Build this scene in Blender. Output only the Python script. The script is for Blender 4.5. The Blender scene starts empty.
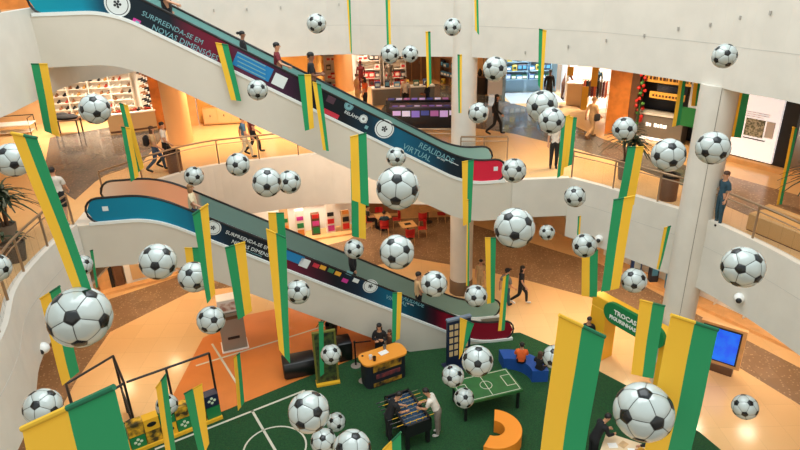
import bpy, bmesh, math, random
from math import sin, cos, radians, pi, sqrt, atan2, hypot
from mathutils import Vector, Matrix, noise
from mathutils.geometry import tessellate_polygon
random.seed(7)
S = bpy.context.scene
COL = S.collection
# ------------------------------------------------------------------ camera
F_PX, PITCH, ROLL, CZ = 607.0, radians(23.8), radians(-1.6), 12.6
_fw = Vector((0, cos(PITCH), -sin(PITCH))); _rt0 = Vector((1, 0, 0)); _up0 = _rt0.cross(_fw)
RT = cos(ROLL)*_rt0 + sin(ROLL)*_up0; UP = -sin(ROLL)*_rt0 + cos(ROLL)*_up0; FW = _fw
CAM = Vector((0, 0, CZ))
def ray(u, v): return FW + (u-400)/F_PX*RT - (v-225)/F_PX*UP
def W(u, v, z):                 # where the sight line meets a horizontal level
    d = ray(u, v); return CAM + d*((z-CZ)/d.z)
def D(u, v, Z): return CAM + ray(u, v)*Z      # at a distance along the view axis
def Yp(u, v, Y):
    d = ray(u, v); return CAM + d*(Y/d.y)
def proj(p):
    q = Vector(p)-CAM; w = q.dot(FW); return (400+F_PX*q.dot(RT)/w, 225-F_PX*q.dot(UP)/w)
cd = bpy.data.cameras.new('camera'); cam = bpy.data.objects.new('camera', cd); COL.objects.link(cam)
cd.sensor_width = 36; cd.lens = F_PX/800*36; cd.clip_start = .05; cd.clip_end = 300
cam.matrix_world = Matrix(((RT.x, UP.x, -FW.x, 0), (RT.y, UP.y, -FW.y, 0), (RT.z, UP.z, -FW.z, CZ), (0, 0, 0, 1)))
S.camera = cam
L1, L2 = 5.7, 11.4
# ------------------------------------------------------------------ materials
def lin(c):
    return tuple((x/255/12.92 if x/255 <= .04045 else ((x/255+.055)/1.055)**2.4) for x in c)
_M = {}
def mat(name, rgb, rough=.5, metal=0, emit=0, var=0, vscale=8, bump=0, bscale=40, spec=.5, alpha=1, trans=0, coat=0, sheen=0, rgb2=None, transl=0):
    if name in _M: return _M[name]
    m = bpy.data.materials.new(name); m.use_nodes = True; nt = m.node_tree; b = nt.nodes['Principled BSDF']
    c = lin(rgb)+(1,)
    b.inputs['Base Color'].default_value = c; b.inputs['Roughness'].default_value = rough
    b.inputs['Metallic'].default_value = metal; b.inputs['Specular IOR Level'].default_value = spec
    b.inputs['Alpha'].default_value = alpha; b.inputs['Transmission Weight'].default_value = trans
    b.inputs['Coat Weight'].default_value = coat; b.inputs['Sheen Weight'].default_value = sheen
    if emit: b.inputs['Emission Color'].default_value = c; b.inputs['Emission Strength'].default_value = emit
    tc = nt.nodes.new('ShaderNodeTexCoord')
    if var or rgb2:
        n = nt.nodes.new('ShaderNodeTexNoise'); n.inputs['Scale'].default_value = vscale; n.inputs['Detail'].default_value = 4
        nt.links.new(tc.outputs['Object'], n.inputs['Vector'])
        r = nt.nodes.new('ShaderNodeValToRGB')
        a = lin(rgb2) if rgb2 else tuple(max(0, x*(1-var)) for x in c[:3])
        z = c[:3] if rgb2 else tuple(min(1, x*(1+var)) for x in c[:3])
        r.color_ramp.elements[0].color = a+(1,); r.color_ramp.elements[1].color = z+(1,)
        r.color_ramp.elements[0].position = .38; r.color_ramp.elements[1].position = .62
        nt.links.new(n.outputs['Fac'], r.inputs['Fac']); nt.links.new(r.outputs['Color'], b.inputs['Base Color'])
    if bump:
        n = nt.nodes.new('ShaderNodeTexNoise'); n.inputs['Scale'].default_value = bscale
        nt.links.new(tc.outputs['Object'], n.inputs['Vector'])
        k = nt.nodes.new('ShaderNodeBump'); k.inputs['Strength'].default_value = bump; k.inputs['Distance'].default_value = .02
        nt.links.new(n.outputs['Fac'], k.inputs['Height']); nt.links.new(k.outputs['Normal'], b.inputs['Normal'])
    if transl:
        t = nt.nodes.new('ShaderNodeBsdfTranslucent'); t.inputs['Color'].default_value = c
        mx = nt.nodes.new('ShaderNodeMixShader'); mx.inputs[0].default_value = transl
        nt.links.new(b.outputs[0], mx.inputs[1]); nt.links.new(t.outputs[0], mx.inputs[2])
        nt.links.new(mx.outputs[0], nt.nodes['Material Output'].inputs['Surface'])
    _M[name] = m; return m
def tile_mat(name, rgb, rgb2, size, rough, speck=None, joint=.006):
    m = bpy.data.materials.new(name); m.use_nodes = True; nt = m.node_tree; b = nt.nodes['Principled BSDF']
    tc = nt.nodes.new('ShaderNodeTexCoord')
    br = nt.nodes.new('ShaderNodeTexBrick'); br.offset = 0; br.inputs['Scale'].default_value = 1
    br.inputs['Brick Width'].default_value = size; br.inputs['Row Height'].default_value = size; br.inputs['Mortar Size'].default_value = joint
    br.inputs['Color1'].default_value = lin(rgb)+(1,); br.inputs['Color2'].default_value = lin(rgb2)+(1,)
    br.inputs['Mortar'].default_value = tuple(x*.72 for x in lin(rgb))+(1,)
    nt.links.new(tc.outputs['Object'], br.inputs['Vector']); out = br.outputs['Color']
    if speck:
        v = nt.nodes.new('ShaderNodeTexVoronoi'); v.inputs['Scale'].default_value = 9; v.feature = 'F1'
        nt.links.new(tc.outputs['Object'], v.inputs['Vector'])
        r = nt.nodes.new('ShaderNodeValToRGB'); r.color_ramp.elements[0].position = .05; r.color_ramp.elements[1].position = .32
        r.color_ramp.elements[0].color = (1, 1, 1, 1); r.color_ramp.elements[1].color = (0, 0, 0, 1)
        nt.links.new(v.outputs['Distance'], r.inputs['Fac'])
        n = nt.nodes.new('ShaderNodeTexNoise'); n.inputs['Scale'].default_value = 5; n.inputs['Detail'].default_value = 6
        nt.links.new(tc.outputs['Object'], n.inputs['Vector'])
        mu = nt.nodes.new('ShaderNodeMath'); mu.operation = 'MULTIPLY'
        nt.links.new(r.outputs['Color'], mu.inputs[0]); nt.links.new(n.outputs['Fac'], mu.inputs[1])
        mx = nt.nodes.new('ShaderNodeMix'); mx.data_type = 'RGBA'; mx.inputs['B'].default_value = lin(speck)+(1,)
        nt.links.new(mu.outputs[0], mx.inputs['Factor']); nt.links.new(out, mx.inputs['A']); out = mx.outputs['Result']
    nt.links.new(out, b.inputs['Base Color']); b.inputs['Roughness'].default_value = rough
    return m
def glass_mat(name, rgb, mixf=.12, rough=.05):
    m = bpy.data.materials.new(name); m.use_nodes = True; nt = m.node_tree; nt.nodes.remove(nt.nodes['Principled BSDF'])
    t = nt.nodes.new('ShaderNodeBsdfTransparent'); g = nt.nodes.new('ShaderNodeBsdfPrincipled')
    g.inputs['Base Color'].default_value = lin(rgb)+(1,); g.inputs['Roughness'].default_value = rough
    mx = nt.nodes.new('ShaderNodeMixShader'); mx.inputs[0].default_value = mixf
    nt.links.new(t.outputs[0], mx.inputs[1]); nt.links.new(g.outputs[0], mx.inputs[2])
    nt.links.new(mx.outputs[0], nt.nodes['Material Output'].inputs['Surface']); return m

WHITE = mat('white_wall_paint', (209, 204, 193), .55, var=.03, vscale=1.5)
SOFFIT = mat('soffit_paint', (214, 196, 170), .7)
TAN = mat('tan_wall', (214, 176, 128), .6, var=.05, vscale=2)
CREAM = tile_mat('cream_tile', (228, 186, 132), (222, 180, 127), .9, .16, joint=.003)
GRAN = tile_mat('brown_granite', (146, 116, 88), (134, 106, 80), .6, .2, speck=(226, 194, 150))
GRAN2 = tile_mat('grey_granite', (104, 98, 92), (94, 90, 86), .6, .1, speck=(176, 158, 140))
ORANGE_FLOOR = mat('orange_court_vinyl', (206, 118, 52), .38, var=.05, vscale=1)
CARPET = mat('green_turf', (26, 78, 34), .95, var=.25, vscale=30, bump=.5, bscale=220, rgb2=(16, 58, 28))
WLINE = mat('white_line_paint', (196, 194, 176), .7)
STEEL = mat('brushed_steel', (150, 138, 122), .35, .85)
DARKM = mat('dark_metal', (38, 34, 32), .45, .5)
BLACK = mat('black_plastic', (20, 20, 22), .4)
RUBBER = mat('black_rubber', (16, 15, 15), .45)
GLASS = glass_mat('clear_glass', (60, 78, 72), .09)
TEALGLASS = mat('frosted_teal_glass', (128, 170, 164), .35, var=.05, vscale=2)
# ------------------------------------------------------------------ tagging and mesh helpers
def tag(o, label=None, cat=None, group=None, kind=None):
    if label: o['label'] = label
    if cat: o['category'] = cat
    if group: o['group'] = group
    if kind: o['kind'] = kind
    return o
def empty(name, loc=(0, 0, 0), rz=0, label=None, cat=None, group=None):
    o = bpy.data.objects.new(name, None); COL.objects.link(o); o.location = loc; o.rotation_euler.z = rz; o.empty_display_size = .2
    return tag(o, label, cat, group)
class MB:
    def __init__(s): s.v = []; s.f = []; s.m = []; s.cur = 0
    def add(s, vs, fs, mi=None):
        n = len(s.v); s.v += [tuple(p) for p in vs]; s.f += [tuple(i+n for i in f) for f in fs]; s.m += [s.cur if mi is None else mi]*len(fs); return s
    def box(s, x0, x1, y0, y1, z0, z1, mi=None, bev=0):
        if bev:
            b = min(bev, (x1-x0)*.45, (y1-y0)*.45, (z1-z0)*.45); vs = []
            for (zz, i) in ((z0, b), (z0+b, 0), (z1-b, 0), (z1, b)):
                xa, xb, ya, yb = x0+i, x1-i, y0+i, y1-i
                c = b if i == 0 else 0
                c = b*.6
                vs += [(xa+c, ya, zz), (xb-c, ya, zz), (xb, ya+c, zz), (xb, yb-c, zz), (xb-c, yb, zz), (xa+c, yb, zz), (xa, yb-c, zz), (xa, ya+c, zz)]
            fs = [tuple(range(7, -1, -1)), tuple(range(24, 32))]
            for r in range(3):
                for k in range(8): fs.append((r*8+k, r*8+(k+1) % 8, r*8+8+(k+1) % 8, r*8+8+k))
            return s.add(vs, fs, mi)
        vs = [(x0, y0, z0), (x1, y0, z0), (x1, y1, z0), (x0, y1, z0), (x0, y0, z1), (x1, y0, z1), (x1, y1, z1), (x0, y1, z1)]
        return s.add(vs, [(3, 2, 1, 0), (4, 5, 6, 7), (0, 1, 5, 4), (1, 2, 6, 5), (2, 3, 7, 6), (3, 0, 4, 7)], mi)
    def obox(s, p, q, w, z0, z1, mi=None):        # wall between plan points p,q, thickness w to the left
        p = Vector(p[:2]); q = Vector(q[:2]); d = (q-p).normalized(); n = Vector((-d.y, d.x))*w
        P = [p, q, q+n, p+n]
        return s.prism([(a.x, a.y) for a in P], z0, z1, mi)
    def prism(s, poly, z0, z1, mi=None):
        n = len(poly); vs = [(x, y, z0) for x, y in poly]+[(x, y, z1) for x, y in poly]
        tri = tessellate_polygon([[Vector((x, y, 0)) for x, y in poly]])
        fs = [(i, (i+1) % n, n+(i+1) % n, n+i) for i in range(n)]
        for t in tri: fs.append(tuple(i+n for i in t)); fs.append(tuple(reversed(t)))
        return s.add(vs, fs, mi)
    def cyl(s, p, q, r, r2=None, n=12, mi=None):
        p = Vector(p); q = Vector(q); r2 = r if r2 is None else r2; d = (q-p).normalized()
        a = d.orthogonal().normalized(); b = d.cross(a); vs = []
        for c, rr in ((p, r), (q, r2)):
            for k in range(n): t = 2*pi*k/n; vs.append(c+a*rr*cos(t)+b*rr*sin(t))
        fs = [(k, (k+1) % n, n+(k+1) % n, n+k) for k in range(n)]+[tuple(range(n-1, -1, -1)), tuple(range(n, 2*n))]
        return s.add(vs, fs, mi)
    def tube(s, pts, r, n=8, mi=None, closed=False):
        pts = [Vector(p) for p in pts]; rings = []; N = len(pts); vs = []
        rr = r if isinstance(r, (list, tuple)) else [r]*N
        ref = Vector((0, 0, 1))
        for i, p in enumerate(pts):
            a = pts[(i-1) % N] if (closed or i > 0) else p; b = pts[(i+1) % N] if (closed or i < N-1) else p
            d = (b-a).normalized()
            x = d.cross(ref)
            if x.length < .05: x = d.cross(Vector((0, 1, 0)))
            x.normalize(); y = d.cross(x)
            for k in range(n): t = 2*pi*k/n; vs.append(p+x*rr[i]*cos(t)+y*rr[i]*sin(t))
        fs = []
        for i in range(N if closed else N-1):
            j = (i+1) % N
            for k in range(n): fs.append((i*n+k, i*n+(k+1) % n, j*n+(k+1) % n, j*n+k))
        if not closed: fs += [tuple(range(n-1, -1, -1)), tuple(range((N-1)*n, N*n))]
        return s.add(vs, fs, mi)
    def lathe(s, prof, c=(0, 0, 0), n=20, mi=None):
        vs = []; fs = []; c = Vector(c)
        for r, z in prof:
            for k in range(n): t = 2*pi*k/n; vs.append(c+Vector((r*cos(t), r*sin(t), z)))
        for i in range(len(prof)-1):
            for k in range(n): fs.append((i*n+k, i*n+(k+1) % n, (i+1)*n+(k+1) % n, (i+1)*n+k))
        fs += [tuple(range(n-1, -1, -1)), tuple(range((len(prof)-1)*n, len(prof)*n))]
        return s.add(vs, fs, mi)
    def ball(s, c, rx, ry=None, rz=None, n=10, m=7, mi=None):
        ry = rx if ry is None else ry; rz = rx if rz is None else rz; vs = []; fs = []; c = Vector(c)
        for i in range(1, m):
            a = pi*i/m
            for k in range(n): t = 2*pi*k/n; vs.append(c+Vector((rx*sin(a)*cos(t), ry*sin(a)*sin(t), rz*cos(a))))
        vs += [c+Vector((0, 0, rz)), c-Vector((0, 0, rz))]; T = len(vs)-2
        for i in range(m-2):
            for k in range(n): fs.append((i*n+k, (i+1)*n+k, (i+1)*n+(k+1) % n, i*n+(k+1) % n))
        for k in range(n): fs.append((T, k, (k+1) % n)); fs.append((T+1, (m-2)*n+(k+1) % n, (m-2)*n+k))
        return s.add(vs, fs, mi)
    def build(s, name, mats, parent=None, smooth=False, loc=None, rz=0):
        me = bpy.data.meshes.new(name); me.from_pydata(s.v, [], s.f)
        for m in (mats if isinstance(mats, (list, tuple)) else [mats]): me.materials.append(m)
        me.polygons.foreach_set('material_index', s.m)
        if smooth: me.polygons.foreach_set('use_smooth', [True]*len(me.polygons))
        bm = bmesh.new(); bm.from_mesh(me); bmesh.ops.recalc_face_normals(bm, faces=bm.faces); bm.to_mesh(me); bm.free()
        if smooth:
            try: me.set_sharp_from_angle(angle=radians(45))
            except Exception: pass
        o = bpy.data.objects.new(name, me); COL.objects.link(o)
        if parent: o.parent = parent
        if loc: o.location = loc
        if rz: o.rotation_euler.z = rz
        return o
def struct(o, label=None): o['kind'] = 'structure'; return o
def copy_tree(o, parent=None, loc=None, rz=None, label=None, scale=None):
    c = o.copy(); COL.objects.link(c)
    if parent: c.parent = parent
    if loc is not None: c.location = loc
    if rz is not None: c.rotation_euler.z = rz
    if scale: c.scale = (scale,)*3
    if label: c['label'] = label
    for ch in list(o.children): copy_tree(ch, c)
    return c
def text_mesh(txt, size, fn, mats, name, parent, font_bold=0, extr=.004, shear=0):
    cu = bpy.data.curves.new('t', 'FONT'); cu.body = txt; cu.size = size; cu.extrude = extr; cu.resolution_u = 2; cu.shear = shear
    cu.offset = font_bold; cu.space_line = .9
    o = bpy.data.objects.new('t', cu); COL.objects.link(o)
    dg = bpy.context.evaluated_depsgraph_get(); me = bpy.data.meshes.new_from_object(o.evaluated_get(dg))
    COL.objects.unlink(o); bpy.data.objects.remove(o)
    for v in me.vertices: v.co = fn(v.co.x, v.co.y, v.co.z)
    me.materials.clear(); me.materials.append(mats); me.name = name
    r = bpy.data.objects.new(name, me); COL.objects.link(r); r.parent = parent; return r
# ------------------------------------------------------------------ floors and slabs
def poly_px(px, z): return [(W(u, v, z).x, W(u, v, z).y) for u, v in px]
def flat(name, poly, z0, z1, m): return struct(MB().prism(poly, z0, z1).build(name, m))
flat('floor', [(-24, 1), (24, 1), (24, 42), (-24, 42)], -.3, 0, CREAM)
inner = [(-10.5, 13.2), (-10.9, 16.5)]+poly_px([(110, 332), (190, 292)], 0)+[(-3.6, 23.2)]+poly_px([(412, 258), (470, 268), (522, 279), (600, 300), (680, 332), (735, 365), (800, 405)], 0)+[(10.9, 8)]
outer = [(13.4, 8)]+poly_px([(800, 368), (700, 316), (640, 284), (600, 264)], 0)+[(7.3, 25.0), (2.2, 29.8), (-.6, 29.8), (-2.6, 26.9)]+poly_px([(300, 252), (190, 273), (110, 299)], 0)+[(-13.6, 16.5), (-13, 13.2)]
flat('floor', inner+outer, 0, .004, GRAN)
flat('floor', poly_px([(247, 315), (300, 304), (345, 300), (420, 330), (420, 350), (378, 352), (300, 386), (215, 420), (148, 452), (140, 460), (185, 372), (203, 338)], 0), .004, .008, ORANGE_FLOOR)
flat('floor', poly_px([(520, 333), (560, 350), (600, 372), (640, 393), (700, 433), (730, 458), (800, 560), (60, 560), (120, 470), (150, 448), (220, 413), (300, 380), (378, 350), (420, 348), (503, 334)], 0), .008, .02, CARPET)
def lines(name, segs, w, z, m=WLINE):
    b = MB()
    for p, q in segs:
        p = W(*p, 0); q = W(*q, 0); d = (q-p).normalized(); n = Vector((-d.y, d.x, 0))*w/2
        b.add([(p+n)[:2]+(z,), (p-n)[:2]+(z,), (q-n)[:2]+(z,), (q+n)[:2]+(z,)], [(0, 1, 2, 3)])
    return struct(b.build(name, m))
lines('trim_1', [((155, 450), (305, 391)), ((252, 411), (276, 452))], .075, .026)
lines('trim_2', [((196, 366), (300, 334)), ((300, 334), (380, 308)), ((212, 344), (242, 392))], .07, .012)
ck = W(275, 449, 0); mb = MB()
for k in range(40):
    a0, a1 = 2*pi*k/40, 2*pi*(k+1)/40
    mb.add([(ck.x+r*cos(a), ck.y+r*sin(a), .026) for a, r in ((a0, .85), (a1, .85), (a1, .9), (a0, .9))], [(0, 1, 2, 3)])
struct(mb.build('trim_3', WLINE))

VOID1 = [(-7, 2), (-7.6, 8), (-8.1, 10.45), (-8.9, 12.3), (-9.2, 13.7), (-9.33, 15.3), (-9.3, 16.1), (-9.3, 18.1), (-8.2, 19.9), (-7.2, 21.0), (-5.9, 21.6), (-2.6, 22.45), (.2, 22.2), (2.0, 21.95), (2.35, 20.85), (3.75, 20.7), (3.75, 18.8), (5.64, 18.87), (6.4, 18.05), (8.2, 15.7), (8.75, 14.4), (9.3, 12.4), (9.7, 9), (9.7, 2)]
VOID1C = VOID1[:14]+[(2.6, 21.7), (5.9, 21.0), (6.0, 19.4)]+VOID1[18:]
VOID2 = [(-7.2, 2), (-7.8, 8), (-9.1, 12.6), (-9.3, 14.6), (-9.55, 16.9), (-9.5, 18.6), (-8.2, 20.5), (-6.5, 21.8), (-2.4, 22.9), (.2, 22), (2.4, 21.4), (3.8, 20.5), (6.1, 18.6), (7.9, 15.8), (8.3, 14.6), (8.95, 13.2), (9.5, 10), (9.6, 2)]
OUT = [(-24, 2), (-24, 42), (24, 42), (24, 2)]
def ringpoly(void):              # slab outline running round the opening, open towards the viewer's side
    return void+[(24, 2), (24, 42), (-24, 42), (-24, 2)]
def slab(name, void, z0, z1, m): return struct(MB().prism(ringpoly(void), z0, z1).build(name, m))
def offset(pts, w):
    out = []
    for i, p in enumerate(pts):
        p = Vector(p); d1 = (p-Vector(pts[i-1])).normalized() if i else None
        d2 = (Vector(pts[i+1])-p).normalized() if i < len(pts)-1 else None
        d1 = d1 or d2; d2 = d2 or d1
        n1 = Vector((-d1.y, d1.x)); n2 = Vector((-d2.y, d2.x)); n = n1+n2
        n = n/(max(.3, n.dot(n1)))
        out.append((p+n*w)[:])
    return out
def ribbon(name, pts, w, z0, z1, m, parent=None):
    o = offset(pts, w); return MB().prism(list(pts)+o[::-1], z0, z1).build(name, m, parent)
def smooth_pts(pts, n=5):
    out = []
    for i in range(len(pts)-1):
        p0, p1, p2, p3 = (Vector(pts[max(0, min(len(pts)-1, j))]) for j in (i-1, i, i+1, i+2))
        for k in range(n):
            t = k/n; out.append((.5*((2*p1)+(p2-p0)*t+(2*p0-5*p1+4*p2-p3)*t*t+(3*p1-p0-3*p2+p3)*t**3))[:])
    return out+[tuple(pts[-1])]
left1 = smooth_pts(VOID1[:7]); back1 = [(-9.3, 18.1)]+smooth_pts(VOID1[8:14]); right1 = VOID1[17:20]+smooth_pts(VOID1[19:])[1:]
struct(ribbon('wall_gallery_left', left1, .2, 3.7, 5.8, WHITE))
struct(ribbon('wall_gallery_back', back1+[(2.35, 20.85)], .2, 3.7, 5.8, WHITE))
struct(ribbon('wall_landing', [(2.35, 20.85), (3.75, 20.7), (3.75, 18.8), (5.64, 18.87)], .2, 4.45, 5.8, WHITE))
struct(ribbon('wall_gallery_right', [(5.64, 18.87)]+right1[1:], .2, 3.7, 5.8, WHITE))
up_l = VOID2[:4]; up_b = [VOID2[3]]+smooth_pts(VOID2[4:13]); up_r = smooth_pts(VOID2[12:])
struct(ribbon('wall_upper_left', smooth_pts(up_l), .2, 9.4, 11.5, WHITE))
struct(ribbon('wall_upper_back', up_b, .2, 9.4, 11.62, WHITE))
struct(ribbon('wall_upper_right', up_r, .2, 9.4, 11.7, WHITE))
def uniq(p):
    out = [p[0]]
    for q in p[1:]:
        if hypot(q[0]-out[-1][0], q[1]-out[-1][1]) > .02: out.append(q)
    return out
S1 = offset(uniq(left1+back1+VOID1[14:18]+right1[1:]), .1); S1C = offset(uniq(left1+back1+[(2.6, 21.7), (5.9, 21.0), (6.0, 19.4)]+right1[1:]), .1); S2 = offset(uniq(smooth_pts(up_l)+up_b[1:]+up_r), .1)
slab('floor', S1, 5.6, 5.7, CREAM); slab('ceiling', S1C, 3.72, 3.8, SOFFIT); slab('floor', S2, 11.3, 11.4, CREAM); slab('ceiling', S2, 9.42, 9.5, SOFFIT)
# thin panel joints and fixing hooks on the upper fascia
JOINT = mat('panel_joint', (184, 181, 173), .7)

struct(ribbon('trim_4', offset(up_b[20:], -.004), .004, 10.42, 10.432, JOINT)); struct(ribbon('trim_5', offset(up_r, -.004), .004, 10.42, 10.432, JOINT))
struct(ribbon('trim_6', offset(right1, -.004), .004, 5.0, 5.01, JOINT)); struct(ribbon('trim_6', offset(left1, -.004), .004, 5.0, 5.01, JOINT))
def hit(u, v, p, q):             # sight line against the vertical plane over plan line p-q
    p = Vector(p[:2]); q = Vector(q[:2]); n = Vector((-(q-p).y, (q-p).x)); d = ray(u, v)
    t = (p-CAM.xy).dot(n)/Vector(d[:2]).dot(n); return CAM+d*t
def hitpoly(u, v, pts):
    best = None
    for a, b in zip(pts[:-1], pts[1:]):
        d = (Vector(b)-Vector(a))
        if d.length < 1e-6: continue
        h = hit(u, v, a, b)
        k = (h.xy-Vector(a)).dot(d)/d.length_squared
        if -.01 <= k <= 1.01 and (h-CAM).dot(FW) > 0 and (best is None or (h-CAM).length < (best-CAM).length): best = h
    return best
hooks = MB()
for u, v in [(214, 10), (247, 9), (281, 7), (339, 4), (525, 52), (568, 46), (606, 40), (644, 35), (678, 28), (710, 24), (740, 17), (770, 12)]:
    h = hitpoly(u, v, up_b+up_r)
    if h: hooks.box(h.x-.012, h.x+.012, h.y-.05, h.y+.02, h.z-.06, h.z+.03)
struct(hooks.build('trim_7', mat('grey_bracket', (160, 157, 150), .5)))
# ------------------------------------------------------------------ columns
PEACH = mat('peach_plaster', (232, 184, 128), .55)
def column(x, y, r, z0, z1, m, base=None, n=32):
    b = MB().lathe([(r, z0), (r, z1)], (x, y, 0), n); o = struct(b.build('column', m, smooth=True))
    if base:
        c = MB().lathe([(r+.02, z0), (r+.02, base[0]-.02), (r, base[0])], (x, y, 0), n).build('column_base', base[1], o, smooth=True)
    return o
COLBASE = mat('brown_base', (112, 86, 62), .5)
column(2.42, 21.7, .45, 0, 17, WHITE, (.62, COLBASE))
c2 = column(8.33, 15.62, .47, 0, 9.42, WHITE)
mbj = MB(); a = radians(248)
mbj.box(8.33+.468*cos(a)-.005, 8.33+.468*cos(a)+.005, 15.62+.468*sin(a)-.01, 15.62+.468*sin(a)+.02, 0, 9.4)
a = radians(236); 0 and mbj.box(8.33+.468*cos(a)-.006, 8.33+.468*cos(a)+.006, 15.62+.468*sin(a)-.006, 15.62+.468*sin(a)+.02, 0, 9.4)
mbj.build('joint_strip', mat('joint_grey', (120, 114, 104), .6), c2)
column(-9.1, 24.9, .5, 5.7, 9.42, PEACH); column(-2.95, 35.0, .52, 5.7, 9.42, PEACH)
# ------------------------------------------------------------------ railings
RAILM = mat('bronze_steel_rail', (158, 132, 104), .4, .6)
def railing(name, pts, z0, label, group=None, post=1.5, h=1.0, skip=None):
    root = empty(name, (pts[0][0], pts[0][1], z0), 0, label, 'railing', group)
    P = [Vector(p) for p in pts]; acc = [0]
    for a, b in zip(P[:-1], P[1:]): acc.append(acc[-1]+(b-a).length)
    T = acc[-1]; o3 = Vector((pts[0][0], pts[0][1], z0))
    def at(s):
        s = max(0, min(T, s))
        for i in range(len(P)-1):
            if s <= acc[i+1]+1e-9: return P[i]+(P[i+1]-P[i])*((s-acc[i])/max(1e-9, acc[i+1]-acc[i]))
        return P[-1]
    def loc(p, z): return (p.x-o3.x, p.y-o3.y, z)
    n = max(1, round(T/post)); path = []
    for i in range(n*6+1): path.append(at(T*i/(n*6)))
    MB().tube([loc(p, h) for p in path], .032).build('handrail', RAILM, root, True)
    MB().tube([loc(p, h-.16) for p in path], .018, 6).build('lower_rail', RAILM, root, True)
    for i in range(n+1):
        p = at(T*i/n); MB().box(p.x-o3.x-.022, p.x-o3.x+.022, p.y-o3.y-.022, p.y-o3.y+.022, .1, h-.03).build('post', RAILM, root)
    for i in range(n):
        q = [at(T*i/n+.06+(T/n-.12)*k/4) for k in range(5)]; g = MB()
        for a, b in zip(q[:-1], q[1:]): g.obox(a-o3.xy, b-o3.xy, .012, .13, h-.2)
        g.build('glass_panel', GLASS, root)
    return root
railing('railing', offset(left1, .1), L1, 'glass and steel railing on the curved gallery edge at the left of the photo')
railing('railing', offset(back1, .1), L1, 'long glass railing on the gallery edge behind the lower escalator')
railing('railing', offset([(2.25, 20.95), (3.65, 20.82), (3.9, 20.8)], .05), L1, 'short steel railing beside the foot of the upper escalator', post=.8)
railing('railing', offset(right1, .1), L1, 'glass railing above the white gallery edge on the right')
railing('railing', offset(smooth_pts(VOID2[:5])[:-3], .12), L2, 'glass railing on the upper floor at the top left corner')
railing('railing', offset(up_r, .12), L2, 'glass railing on the upper floor at the top right corner')
# ------------------------------------------------------------------ escalators
def ramp_mat(name, stops, rough=.3, axis=0):
    m = bpy.data.materials.new(name); m.use_nodes = True; nt = m.node_tree; b = nt.nodes['Principled BSDF']
    tc = nt.nodes.new('ShaderNodeTexCoord'); sx = nt.nodes.new('ShaderNodeSeparateXYZ'); r = nt.nodes.new('ShaderNodeValToRGB')
    nt.links.new(tc.outputs['Generated'], sx.inputs[0]); nt.links.new(sx.outputs[axis], r.inputs['Fac']); nt.links.new(r.outputs['Color'], b.inputs['Base Color'])
    e = r.color_ramp.elements
    while len(e) < len(stops): e.new(.5)
    for k, (p, c) in enumerate(stops): e[k].position = p
    for k, (p, c) in enumerate(sorted(stops)): e[k].position = p; e[k].color = lin(c)+(1,)
    b.inputs['Roughness'].default_value = rough; b.inputs['Specular IOR Level'].default_value = .25; return m
STEPM = mat('step_metal', (70, 70, 72), .5, .6); STEPY = mat('step_edge_yellow', (200, 170, 40), .5)
TRUSS = mat('white_cladding', (207, 200, 186), .55, var=.02, vscale=1.2)
SKIRT = mat('pale_skirt', (226, 230, 226), .4)
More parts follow.
